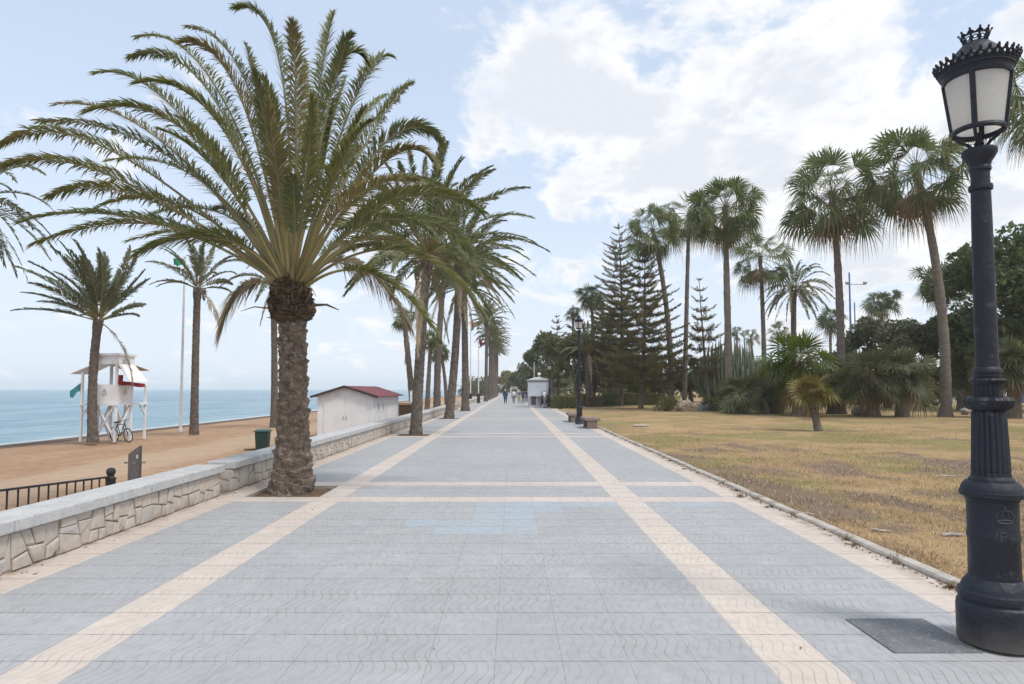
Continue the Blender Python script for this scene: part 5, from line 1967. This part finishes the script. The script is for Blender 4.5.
def skin_mesh(nodes, edges, root, sub=1):
    me = bpy.data.meshes.new('figure')
    names = list(nodes)
    me.from_pydata([nodes[k][:3] for k in names], [(names.index(a), names.index(b)) for a, b in edges], [])
    o = bpy.data.objects.new('figure', me)
    COL.objects.link(o)
    md = o.modifiers.new('skin', 'SKIN')
    md.use_smooth_shade = True
    for i, k in enumerate(names):
        sv = me.skin_vertices[0].data[i]
        r = nodes[k][3]
        sv.radius = r if isinstance(r, tuple) else (r, r)
        sv.use_root = (k == root)
    sd = o.modifiers.new('sub', 'SUBSURF')
    sd.levels = sub
    sd.render_levels = sub
    bpy.context.view_layer.update()
    dg = bpy.context.evaluated_depsgraph_get()
    res = bpy.data.meshes.new_from_object(o.evaluated_get(dg))
    bpy.data.objects.remove(o)
    return res


def person(px, D, H, rz, stride, label, top, trouser, hairm, coat=False, swing=.5, skirt=False):
    x = at(px, 400, D).x
    e = empty('person', (x, D, 0), rz, label, 'person', 'people walking on the promenade')
    s = H / 1.75
    st = stride
    N = {'pelvis': (0, 0, .95, (.15, .11)), 'waist': (0, 0, 1.10, (.125, .09)), 'chest': (0, -.01, 1.30, (.165, .11)), 'neckb': (0, 0, 1.44, (.08, .07)), 'neck': (0, -.01, 1.50, .052),
         'head': (0, -.02, 1.60, (.078, .092)), 'crown': (0, -.01, 1.69, (.07, .08)), 'nose': (0, -.115, 1.60, .014)}
    E = [('pelvis', 'waist'), ('waist', 'chest'), ('chest', 'neckb'), ('neckb', 'neck'), ('neck', 'head'), ('head', 'crown'), ('head', 'nose')]
    for sg, nm in ((-1, 'l'), (1, 'r')):
        f = -st * sg
        k = {'hip': (.09 * sg, 0, .90, .088), 'knee': (.095 * sg, f * .45 - .03, .50, .058), 'ankle': (.095 * sg, f * 1.0 + (.04 if f > 0 else 0), .085, .040), 'toe': (.10 * sg, f * 1.0 - .14, .035, (.035, .028)),
             'sh': (.185 * sg, 0, 1.40, .055), 'elb': (.235 * sg, -f * swing * .35 + .03, 1.13, .042), 'wri': (.245 * sg, -f * swing * 1.0 - .06, .90, .028), 'palm': (.245 * sg, -f * swing * 1.1 - .08, .83, (.038, .018))}
        for q, v in k.items():
            N[nm + q] = v
        E += [('pelvis', nm + 'hip'), (nm + 'hip', nm + 'knee'), (nm + 'knee', nm + 'ankle'), (nm + 'ankle', nm + 'toe'), ('chest', nm + 'sh'), (nm + 'sh', nm + 'elb'), (nm + 'elb', nm + 'wri'), (nm + 'wri', nm + 'palm')]
        pz = k['palm']
        for j, dy in enumerate((-.03, -.010, .010, .028)):
            N[nm + 'f%d' % j] = (pz[0] - .008 * sg, pz[1] + dy, pz[2] - .085 + .01 * abs(j - 1.5), .009)
            E.append((nm + 'palm', nm + 'f%d' % j))
        N[nm + 'th'] = (pz[0] - .02 * sg, pz[1] - .055, pz[2] - .03, .010)
        E.append((nm + 'wri', nm + 'th'))
    N = {k: (v[0] * s, v[1] * s, v[2] * s, tuple(q * s for q in v[3]) if isinstance(v[3], tuple) else v[3] * s) for k, v in N.items()}
    me = skin_mesh(N, E, 'pelvis')
    me.materials.append(M['skin'])
    b = bpy.data.objects.new('body', me)
    COL.objects.link(b)
    b.parent = e

    def cloth(name, keys, grow, mat, root, ends=None):
        n2 = {}
        for k in keys:
            v = N[k]
            r = v[3]
            n2[k] = (v[0], v[1], v[2], tuple(q + grow for q in r) if isinstance(r, tuple) else r + grow)
        for k, v in (ends or {}).items():
            n2[k] = v
        ed = [(a, b_) for a, b_ in E if a in n2 and b_ in n2]
        m2 = skin_mesh(n2, ed, root)
        m2.materials.append(mat)
        o2 = bpy.data.objects.new(name, m2)
        COL.objects.link(o2)
        o2.parent = e

    cloth('coat' if coat else 'shirt', ['pelvis', 'waist', 'chest', 'neckb', 'lsh', 'lelb', 'rsh', 'relb'] + (['lwri', 'rwri'] if coat else []), .020 if not coat else .04, top, 'chest')
    if coat:
        MB().lathe([(.22 * s, .52 * s), (.21 * s, .7 * s), (.19 * s, .98 * s), (.15 * s, 1.1 * s)], 16).build('coat_skirt', top, e)
    cloth('trousers', ['pelvis', 'lhip', 'lknee', 'rhip', 'rknee'] + ([] if skirt else ['lankle', 'rankle']), .018, trouser, 'pelvis')
    hm = MB()
    hm.lathe([(.02 * s, 1.765 * s), (.065 * s, 1.755 * s), (.095 * s, 1.70 * s), (.10 * s, 1.63 * s), (.088 * s, 1.575 * s), (.07 * s, 1.55 * s)][::-1], 14, 0, (0, .018 * s, 0))
    hm.build('hair', hairm, e)
    for nm in 'lr':
        sh = MB()
        a, t = N[nm + 'ankle'], N[nm + 'toe']
        sh.tube([(a[0], a[1] + .05 * s, .035 * s), (a[0], a[1], .04 * s), (t[0], t[1], .032 * s), (t[0], t[1] - .03 * s, .025 * s)], [.04 * s, .045 * s, .042 * s, .02 * s], 8)
        sh.build('shoe', M['tyre'], e)
    return e


navy = plain('navy_coat', (.03, .06, .16), (.025, .05, .13))
blue_c = plain('blue_shirt', (.10, .18, .32), (.08, .15, .28))
black_c = plain('black_cloth', (.025, .025, .03), (.02, .02, .025))
grey_c = plain('grey_trousers', (.20, .20, .22), (.17, .17, .19))
beige_c = plain('beige_cloth', (.42, .36, .29), (.37, .31, .25))
maroon = plain('dark_red_shirt', (.14, .05, .05), (.12, .04, .04))
person(505.4, 70, 1.58, 0.05, .12, 'person in a long navy coat walking ahead of the others', navy, black_c, M['hair_grey'], True)
person(513.8, 71, 1.56, -.1, .16, 'person in a white top walking in the middle of the promenade', M['white_clean'], grey_c, M['hair'])
person(519.4, 72, 1.50, math.pi, .14, 'person in a pale blue top and beige trousers', blue_c, beige_c, M['hair_grey'])
person(523.2, 73, 1.52, math.pi + .2, .18, 'person in a dark red top with black trousers', maroon, black_c, M['hair'])
person(526.6, 76, 1.55, math.pi, .12, 'person in dark blue clothes at the kiosk corner', navy, navy, M['hair'])
person(544.5, 57.6 - 3.6, 1.6, 1.2, .02, 'person in a white shirt standing by the folded cart', M['white_clean'], grey_c, M['hair_grey'])

# ------------------------------------------------------------------ beach furniture
# railing of the ramp
x = -5.2
e = empty('railing', (x, 3.0, -.7), label='black iron baluster railing of the beach ramp behind the parapet', cat='railing')
zr = lambda y: .574 - (y - 6.5) * (.574 - .475) / 1.68 + .70
rl = MB()
rl.bar((0, 0, zr(3.0)), (0, 5.3, zr(8.3)), .045, .022)
rl.bar((0, 0, zr(3.0) - .95), (0, 5.3, zr(8.3) - .95), .04, .018)
rl.build('rail', M['iron'], e)
bl = MB()
y = .1
while y < 5.25:
    zt_ = zr(3.0 + y)
    bl.tube([(0, y, zt_ - .95), (0, y, zt_ - .01)], .0095, 7)
    y += .148
bl.build('balusters', M['iron'], e)
MB().lathe([(.055, 0), (.055, .9), (.058, 1.12), (.062, 1.125), (.062, 1.15), (.05, 1.155), (.038, 1.17), (.038, 1.185), (.05, 1.20), (.056, 1.23), (.050, 1.26), (.03, 1.278), (.004, 1.284)], 20, 0, (0, 5.36, 0)).build('end_post', M['iron'], e)

# foot shower post
D = 12.6
q = at(135, 460, D)
e = empty('shower_post', (q.x, D, -.70), .15, 'grey wooden foot shower post with a slanted top and taps', 'shower post')
w = .20
zt_ = at(135, 445.5, D).z + .70
V = [(-w / 2, -.07, 0), (w / 2, -.07, 0), (w / 2, .07, 0), (-w / 2, .07, 0), (-w / 2, -.07, zt_ - .16), (w / 2, -.07, zt_), (w / 2, .07, zt_), (-w / 2, .07, zt_ - .16)]
MB().add(V, [(0, 3, 2, 1), (4, 5, 6, 7), (0, 1, 5, 4), (1, 2, 6, 5), (2, 3, 7, 6), (3, 0, 4, 7)]).build('post', M['wood_grey'], e, bevel=.008)
zz = at(135, 462.5, D).z + .7
for sg in (-1, 1):
    tp = MB()
    tp.tube([(sg * w / 2, 0, zz), (sg * (w / 2 + .07), 0, zz)], .016, 8)
    tp.box((sg * (w / 2 + .075), 0, zz), (.02, .07, .035))
    tp.build('tap', M['steel'], e)
MB().box((.015, -.078, zz), (.05, .014, .03)).build('plate', M['steel'], e)
MB().box((.07, -.078, zz + .12), (.035, .014, .07)).build('plate', M['white_clean'], e)

# litter bin
q = gs(262.5, 450.5, -.70)
e = empty('litter_bin', (q.x, q.y, -.70), .1, 'dark green beach bin with a pale lid behind the parapet', 'bin')
bn = MB()
bn.box((0, 0, .36), (.40, .40, .70), taper=1.18)
bn.build('body', M['bin_green'], e, bevel=.03)
ld = MB()
ld.box((0, 0, .735), (.56, .54, .045))
ld.box((0, .02, .775), (.50, .46, .04), taper=.8)
ld.build('lid', M['bin_lid'], e, bevel=.012)
MB().tube([(-.2, .26, .70), (.2, .26, .70)], .018, 8).build('handle', M['bin_green'], e)
MB().box((-.42, .05, .05), (.5, .22, .03)).build('foot_board', M['timber'], e)

# beach shed
xa, xb, ya, yb = at(317.5, 400, 29).x, at(373.2, 400, 29).x, 29.0, 35.4
w, l = xb - xa, yb - ya
e = empty('beach_shed', ((xa + xb) / 2, ya, -.70), label='white beach shed with a low pitched red roof', cat='shed')
ze, zr_ = at(372, 394.8, 29).z + .70 - .04, at(343, 385.8, 29).z + .70 - .05
wl = MB()
V = [(-w / 2, 0, 0), (w / 2, 0, 0), (w / 2, 0, ze), (0, 0, zr_), (-w / 2, 0, ze)]
V = V + [(a, l, c) for a, b_, c in V]
wl.add(V, [(0, 1, 2, 3, 4), (9, 8, 7, 6, 5), (1, 6, 7, 2), (5, 0, 4, 9)])
wl.build('wall', M['white'], e)
for sg, nm in ((-1, 'door'), (1, 'door')):
    dr = MB().box((sg * .49, -.018, (ze - .06) / 2), (.96, .03, ze - .08))
    d_ = dr.build('door', M['white_clean'], e, bevel=.004)
    MB().box((sg * .08, -.045, 1.0), (.03, .03, .14)).build('handle', M['steel'], d_)
pn = MB()
for k in (0, .115, .5, .885, 1):
    pn.box((-w / 2 + .04 + (w - .08) * k, -.006, ze * .49), (.035, .012, ze * .96))
for k in range(4):
    pn.box((w / 2 + .006, .04 + (l - .08) * k / 3, ze * .49), (.012, .06, ze * .96))
for k in range(24):
    pn.box((w / 2 + .003, .2 + (l - .4) * k / 23, ze * .47), (.006, .012, ze * .9))
for k in range(7):
    for q_ in (-1, 1):
        pn.box((q_ * (.10 + .13 * k), -.035, ze * .46), (.012, .006, ze * .86))
pn.build('batten', M['white'], e)
for yy in (1.05, 2.2):
    fr = MB().box((w / 2 + .012, yy, ze - .52), (.022, .5, .42)).build('window', M['white_clean'], e)
    MB().box((w / 2 + .026, yy, ze - .52), (.01, .38, .30)).build('pane', M['grey_paint'], fr)
rf = MB()
ov, th = .26, .05
sl = (zr_ - ze) / (w / 2)
for sg in (-1, 1):
    xo = sg * (w / 2 + ov)
    zo = ze - sl * ov
    for (a, b_, mm) in ((.012, .05, 0),):
        V = [(0, -.22, zr_ + a), (xo, -.22, zo + a), (xo, l + .22, zo + a), (0, l + .22, zr_ + a), (0, -.22, zr_ + b_), (xo, -.22, zo + b_), (xo, l + .22, zo + b_), (0, l + .22, zr_ + b_)]
        F = [(0, 1, 2, 3), (4, 7, 6, 5), (0, 4, 5, 1), (1, 5, 6, 2), (2, 6, 7, 3)]
        rf.add(V, F if sg > 0 else [f[::-1] for f in F], 0)
rf.build('roof', M['roof_red'], e)
bg = MB()
for sg in (-1, 1):
    xo = sg * (w / 2 + ov)
    zo = ze - sl * ov
    bg.bar((0, -.236, zr_ + .02), (xo, -.236, zo + .02), .03, .10)
bg.build('barge_board', M['dark_trim'], e)

# timber hut further along
D = 40.0
xa, xb = at(398, 400, D).x, at(417, 400, D).x
e = empty('timber_store', ((xa + xb) / 2, D, -.7), label='low brown slatted timber store with a pale top behind the shed', cat='store')
hz_ = at(405, 404.5, D).z + .7
tm = MB()
k = 9
for i in range(k):
    tm.box((0, 0, hz_ * (i + .5) / k), (xb - xa, .05, hz_ / k - .02))
    tm.box(((xb - xa) / 2, 1.2, hz_ * (i + .5) / k), (.05, 2.3, hz_ / k - .02))
tm.build('slats', M['timber'], e)
MB().box((0, 1.2, hz_ / 2 - .03), (xb - xa - .12, 2.2, hz_ - .1)).build('core', M['timber'], e)
MB().box((0, 1.2, hz_ + .05), (xb - xa + .12, 2.6, .09)).build('top', M['timber_pale'], e)

# light mast with cabinet on the beach
D = 46.0
q = at(416.5, 400, D)
e = empty('light_mast', (q.x, D, -.7), label='slim grey light mast behind the second date palm', cat='lamp post')
zt_ = at(416.5, 306, D).z + .7
MB().lathe([(.13, 0), (.13, .5), (.085, .55), (.07, zt_ * .6), (.06, zt_)], 14).build('pole', M['steel'], e)
MB().lathe([(.06, zt_ - .9), (.16, zt_ - .86), (.17, zt_ - .1), (.10, zt_), (.02, zt_ + .04)], 14).build('lamp_head', M['grey_paint'], e)
q = at(413, 400, 44)
e = empty('switch_cabinet', (q.x, 44.0, -.7), label='pale grey cabinet beside the slim light mast', cat='cabinet')
MB().box((0, 0, 1.1), (.42, .30, 2.2)).build('body', M['grey_paint'], e, bevel=.02)
MB().box((0, -.156, 1.15), (.34, .012, 1.9)).build('door', M['white_clean'], e, bevel=.004)

# lifeguard tower
D = 27.8
q = gs(112, 441, -.76)
TRZ = R(-5)
e = empty('lifeguard_tower', (q.x, q.y, -.76), TRZ, 'white wooden lifeguard tower with canvas awnings on the beach', 'lifeguard tower')
s = q.y / F_PX
zp = 36.5 * s
zc_ = zp + 18.5 * s
zb0, zb1 = 76 * s, 86.5 * s
a = .50
for lx0, ly0 in ((-a, -a), (a, -a), (a, a), (-a, a)):
    MB().bar((lx0, ly0, 0), (lx0, ly0, zb0), .10).build('leg', M['white'], e)
for lx0, ly0, hh in ((a, a + 1.0, zc_ + .06), (-a, a + 1.0, zp), (-a - .62, -a, zb0 - .35), (-a - .62, a, zp)):
    MB().bar((lx0, ly0, 0), (lx0, ly0, hh), .09).build('leg', M['white'], e)
MB().box((-.30, .50, zp), (2 * a + .80, 2 * a + 1.18, .09)).build('platform', M['white'], e)
br = MB()
for sg in (-1, 1):
    br.bar((-a + .07, sg * a, .15), (a - .06, sg * a, zp - .05), .07, .05)
    br.bar((a - .07, sg * (a - .06), .15), (-a + .06, sg * (a - .06), zp - .05), .07, .05)
    br.bar((sg * a, -a + .07, .15), (sg * a, a - .06, zp - .05), .07, .05)
    br.bar((sg * (a - .06), a - .07, .15), (sg * (a - .06), -a + .06, zp - .05), .07, .05)
br.bar((a, a + 1.0, zp - .5), (a, a + .6, zp - .06), .06, .05)
br.bar((-a - .62, -a, zp - .5), (-a - .25, -a, zp - .06), .06, .05)
br.build('brace', M['white'], e)
cab = MB()
hc = zc_ - zp
for (cx, cy, sx, sy) in ((0, -a - .045, 2 * a + .18, .035), (-a - .045, 0, .035, 2 * a + .1), (a + .045, 0, .035, 2 * a + .1)):
    cab.box((cx, cy, zp + hc / 2 + .05), (sx, sy, hc))
cb_ = cab.build('cabin_panel', M['white'], e)
for k in range(2):                                         # faded emblem and lettering line on the two faces
    mk = MB()
    mk.torus((0, 0, .07), .105, .016, 18, 5, 0, np.array([[1., 0, 0], [0, 0, 1], [0, 1, 0]]))
    mk.torus((0, 0, .07), .05, .014, 14, 5, 0, np.array([[1., 0, 0], [0, 0, 1], [0, 1, 0]]))
    mk.bar((0, 0, .17), (0, 0, .25), .05, .012)
    mk.bar((-.06, 0, .20), (.06, 0, .20), .03, .012)
    o = mk.build('emblem', M['grey_paint'], cb_)
    o.location = (0, -a - .068, zp + hc * .55) if k == 0 else (a + .068, 0, zp + hc * .55)
    o.rotation_euler = (0, 0, 0 if k == 0 else math.pi / 2)
rb = MB()
rb.box((0, 0, (zb0 + zb1) / 2 - .04), (1.14, 1.14, zb1 - zb0 - .08))
rb.box((0, 0, zb1 - .04), (1.28, 1.28, .10))
rbx = rb.build('roof_box', M['white'], e)
V, F = text_mesh('SOS', .30, .012)
MB().add([(.585 + z_, x_, y_ + zb0 + .05) for x_, y_, z_ in V], F).build('lettering', M['grey_paint'], rbx)
for (dx_, dy_, drop, out, mt) in ((-1, 0, .42, 1.0, 'canvas'), (1, 0, .78, .62, 'canvas'), (0, 1, .22, .95, 'timber_pale')):
    n_ = np.array([dx_, dy_, 0.0])
    t_ = np.array([-dy_, dx_, 0.0])
    b0 = n_ * .60 + np.array([0, 0, zb0 - .02])
    b1 = n_ * (.60 + out) + np.array([0, 0, zb0 - .02 - drop])
    A = [b0 - t_ * .55, b0 + t_ * .55, b1 + t_ * .62, b1 - t_ * .62]
    up_ = np.array([0, 0, .03])
    aw = MB().add(A + [p_ + up_ for p_ in A], [(3, 2, 1, 0), (4, 5, 6, 7), (0, 1, 5, 4), (1, 2, 6, 5), (2, 3, 7, 6), (3, 0, 4, 7)])
    aw.build('awning', M[mt], e)
rt_ = MB().bar((a, a, zc_ + .06), (a, a + 1.0, zc_ + .03), .05)
rt_.bar((a, a + 1.0, zc_ + .03), (-a, a + 1.0, zc_ + .03), .05)
rt_.build('rail', M['white'], e)


def drape(name, c, dirx, L, h, mat, label, cat, seed, swing=.12):
    """cloth hanging over a rail"""
    rng = np.random.default_rng(seed)
    nx, nz = 16, 9
    u, v = np.meshgrid(np.linspace(0, 1, nx), np.linspace(0, 1, nz), indexing='ij')
    d = np.array(dirx) / np.linalg.norm(dirx)
    n_ = np.array([-d[1], d[0], 0])
    off = swing * np.sin(u * 7 + v * 2 + seed) * (.2 + v) + .03
    G = np.array(c) + u[..., None] * L * d + v[..., None] * np.array([0, 0, -h]) * (1 + .15 * np.sin(u * 9 + seed))[..., None] + off[..., None] * n_
    mb = MB().grid(G, 0, True, False)
    mb.grid((G + n_ * .008)[::-1], 0, True, False)
    o = mb.build(name, mat)
    tag(o, label, cat)
    return o


Rz = Matrix.Rotation(TRZ, 3, 'Z')
tloc = Vector(e.location)
tw = lambda p: np.array(tloc + Rz @ Vector(p))
drape('towel', tw((a + .15, -a, zc_ + .22)), np.array(Rz @ Vector((.02, 1, -.07))), 1.75, .17, M['red'], 'long red cloth hung along the lifeguard tower rail', 'cloth', 1, .03)
drape('jacket', tw((a + .06, -a - .02, zc_ + .48)), np.array(Rz @ Vector((.3, 1, 0))), .30, .36, M['red'], 'small red jacket hung at the lifeguard tower corner', 'jacket', 5, .03)
drape('flag', tw((-a - .66, -a, zc_ + .15)), np.array((-1, -.2, -.9)), .6, .36, M['teal_cloth'], 'small teal flag hanging on the left of the lifeguard tower', 'flag', 2, .05)


# bicycle leaning under the tower
def bicycle(loc, rz):
    b_ = empty('bicycle', loc, rz, 'dark bicycle leaning against the lifeguard tower legs', 'bicycle', rot=(R(8), 0, rz))
    Mw = np.array([[1., 0, 0], [0, 0, -1], [0, 1, 0]])
    for xx in (-.52, .52):
        wh = empty('wheel', (0, 0, 0))
        wh.parent = b_
        MB().torus((xx, 0, .33), .31, .022, 30, 6, 0, Mw).build('tyre', M['tyre'], wh)
        sp = MB()
        for k in range(10):
            an = k * math.pi / 5
            sp.tube([(xx, 0, .33), (xx + .3 * math.cos(an), 0, .33 + .3 * math.sin(an))], .004, 4)
        sp.tube([(xx, -.04, .33), (xx, .04, .33)], .025, 8)
        sp.build('spokes', M['steel'], wh)
    fr = MB()
    bb, st, hd, ra, fa = (-.05, 0, .30), (-.18, 0, .80), (.36, 0, .82), (-.52, 0, .33), (.52, 0, .33)
    for p0, p1 in ((bb, st), (bb, hd), (st, hd), (ra, bb), (ra, st), (hd, fa)):
        fr.tube([p0, p1], .018, 7)
    fr.build('frame', M['iron'], b_)
    hb = MB().tube([(.36, 0, .82), (.33, 0, .98)], .014, 7)
    hb.tube([(.26, -.28, 1.0), (.34, -.12, .99), (.34, .12, .99), (.26, .28, 1.0)], .013, 7)
    hb.build('handlebar', M['iron'], b_)
    MB().box((-.20, 0, .90), (.25, .13, .05)).tube([(-.18, 0, .80), (-.20, 0, .88)], .013, 6).build('saddle', M['tyre'], b_, bevel=.015)
    MB().torus(bb, .09, .008, 18, 5, 0, Mw).build('chainring', M['steel'], b_)


q = gs(120.5, 442, -.76)
bicycle((q.x + .12, q.y - .1, -.765), R(-28))

# tall white flagpole with green flag
q = gs(180.5, 431.5, -.75)
e = empty('flagpole', (q.x, q.y, -.75), label='tall white flagpole on the beach flying a green flag', cat='flagpole')
zt_ = at(181, 258, q.y).z + .75
MB().lathe([(.10, 0), (.10, .12), (.075, .15), (.06, zt_ * .6), (.045, zt_), (.07, zt_ + .03), (.07, zt_ + .1), (.01, zt_ + .15)], 14).build('pole', M['pole_white'], e)
drape('flag', (q.x - .03, q.y, zt_ - .75 - .06), (-1, .3, .12), .75, .42, M['green_cloth'], 'green beach flag blowing at the top of the white pole', 'flag', 3, .07)

# two flagpoles in the palm row
for px, py, tp, lab, cloths in ((470.5, 402, 320, 'flagpole with red and yellow flag beside the fourth date palm', (('red', 'yellow'), 'red and yellow flag hanging between the palms')),
                                (478.5, 403, 338, 'white flagpole on a dark base with a purple flag', (('purple', 'red'), 'purple and red flag on the white pole past the palms'))):
    D = gnd(px, py).y
    D = min(D, 73)
    q = at(px, py, D)
    e = empty('flagpole', (q.x, D, 0), label=lab, cat='flagpole', group='flagpoles in the palm row')
    zt_ = at(px, tp - 3, D).z
    MB().lathe([(.075, 0), (.07, 1.0), (.055, zt_ * .7), (.04, zt_), (.07, zt_ + .05), (.01, zt_ + .14)], 12).build('pole', M['pole_white'], e)
    MB().lathe([(.24, 0), (.24, .08), (.19, .14), (.17, .95), (.20, 1.0), (.08, 1.1)], 16).build('base', M['iron'], e)
    rng = np.random.default_rng(int(px))
    u, v = np.meshgrid(np.linspace(0, 1, 14), np.linspace(0, 1, 12), indexing='ij')
    G = np.stack([q.x + .05 + u * .30 + .05 * np.sin(v * 5), D + .10 * np.sin(u * 9 + v * 2), zt_ - .1 - v * .7 - u * (.5 + .25 * v)], -1)
    fl = MB()
    for j0, j1, k in ((0, 3, 0), (3, 8, 1), (8, 12, 0)):
        j1 = min(j1 + 1, 12)
        fl.grid(G[:, j0:j1], k, True, False)
    o = fl.build('flag', [M[cloths[0][0]], M[cloths[0][1]]])
    sd = o.modifiers.new('thickness', 'SOLIDIFY')
    sd.thickness = .006
    tag(o, cloths[1], 'flag', 'flags in the palm row')

# floodlight masts behind the trees
for px, tp, D, arm, lab in ((852.5, 272, 70, True, 'tall blue floodlight mast with a crossbar above the trees'), (857, 302, 92, False, 'thinner blue mast right behind the floodlight mast')):
    q = at(px, 400, D)
    e = empty('light_mast', (q.x, D, -.05), label=lab, cat='lamp post', group='blue floodlight masts')
    zt_ = at(px, tp, D).z
    MB().lathe([(.16, 0), (.15, .6), (.11, zt_ * .5), (.08, zt_)], 12).build('pole', M['blue_steel'], e)
    if arm:
        za = at(px, 284, D).z
        MB().bar((-.35, 0, za), (1.75, 0, za), .07).build('crossbar', M['steel'], e)
        for xx in (-.3, 1.65):
            MB().box((xx, -.1, za + .16), (.34, .22, .26), rot=(.5, 0, 0)).build('floodlight', M['grey_paint'], e)


# parked vehicles glimpsed beyond the lawn
def vehicle(x, y, rz, L, W, H, paint, label, van=False):
    e = empty('parked_van' if van else 'parked_car', (x, y, 0), rz, label, 'van' if van else 'car', 'vehicles parked beyond the lawn')
    h = H
    if van:
        prof = [(-L / 2, .35), (-L / 2, h - .08), (-L / 2 + .1, h), (L * .30, h), (L * .40, h * .60), (L / 2, h * .48), (L / 2, .32)]
    else:
        prof = [(-L / 2, .35), (-L / 2, h * .62), (-L * .42, h * .66), (-L * .33, h - .03), (-L * .05, h), (L * .08, h - .03), (L * .24, h * .65), (L * .46, h * .55), (L / 2, h * .45), (L / 2, .32)]
    mb = MB()
    n = len(prof)
    V = []
    for sg in (-1, 1):
        for a_, z_ in prof:
            V.append((a_, sg * W / 2 * (1 - .16 * max(0, (z_ / h - .6) / .4)), z_))
    mb.add(V, [tuple(range(n)), tuple(range(n, 2 * n))[::-1]] + [(i, n + i, n + (i + 1) % n, (i + 1) % n) for i in range(n)])
    mb.build('body', paint, e, bevel=.05)
    for sg in (-1, 1):
        for a0_, a1_ in (((.02, .30),) if van else ((-.26, -.06), (-.04, .14))):
            z0_, z1_ = h * .64, h * .92
            yo = sg * (W / 2 + .004)
            k = .16 * sg * W / 2
            q0 = yo - k * max(0, (z0_ / h - .6) / .4)
            q1 = yo - k * max(0, (z1_ / h - .6) / .4)
            V = [(a0_ * L, q0, z0_), (a1_ * L, q0, z0_), (a1_ * L * .86, q1, z1_), (a0_ * L * .9, q1, z1_)]
            V += [(p[0], p[1] + sg * .008, p[2]) for p in V]
            MB().add(V, [(0, 1, 2, 3), (7, 6, 5, 4), (0, 4, 5, 1), (1, 5, 6, 2), (2, 6, 7, 3), (3, 7, 4, 0)]).build('window', M['glass_dark'], e)
        for a_ in (-.31, .31):
            wh = MB().lathe([(.05, -.10), (.30, -.10), (.33, -.06), (.33, .06), (.30, .10), (.05, .10)], 20)
            wh.xform([[1, 0, 0], [0, 0, 1], [0, -1, 0]], (a_ * L, sg * (W / 2 - .10), .33))
            w_ = wh.build('wheel', M['tyre'], e)
            rm = MB().lathe([(.02, -.106), (.20, -.108), (.21, -.10)], 16)
            rm.lathe([(.02, .106), (.20, .108), (.21, .10)], 16)
            rm.xform([[1, 0, 0], [0, 0, 1], [0, -1, 0]], (a_ * L, sg * (W / 2 - .10), .33))
            rm.build('rim', M['steel'], w_)
        MB().box((L / 2 - .02, sg * W * .36, h * (.42 if not van else .40)), (.08, .28, .13)).build('headlight', M['white_clean'], e, bevel=.02)
    return e


vehicle(at(1020, 390, 58).x + 1.2, 58, .15, 4.2, 1.75, 1.5, M['car_blue'], 'blue car just visible right of the near lamp')
vehicle(at(1004, 390, 62).x + .8, 62.5, .05, 4.8, 1.9, 2.3, M['car_white'], 'white van beyond the blue car behind the near lamp', True)
vehicle(at(962, 398, 60).x, 61, .1, 4.1, 1.75, 1.45, M['car_white'], 'white car behind the dark palms left of the lamp')

for o in bpy.data.objects:
    if o.type == 'MESH' and o.parent is None and 'category' not in o and 'kind' not in o:
        print('UNTAGGED', o.name)
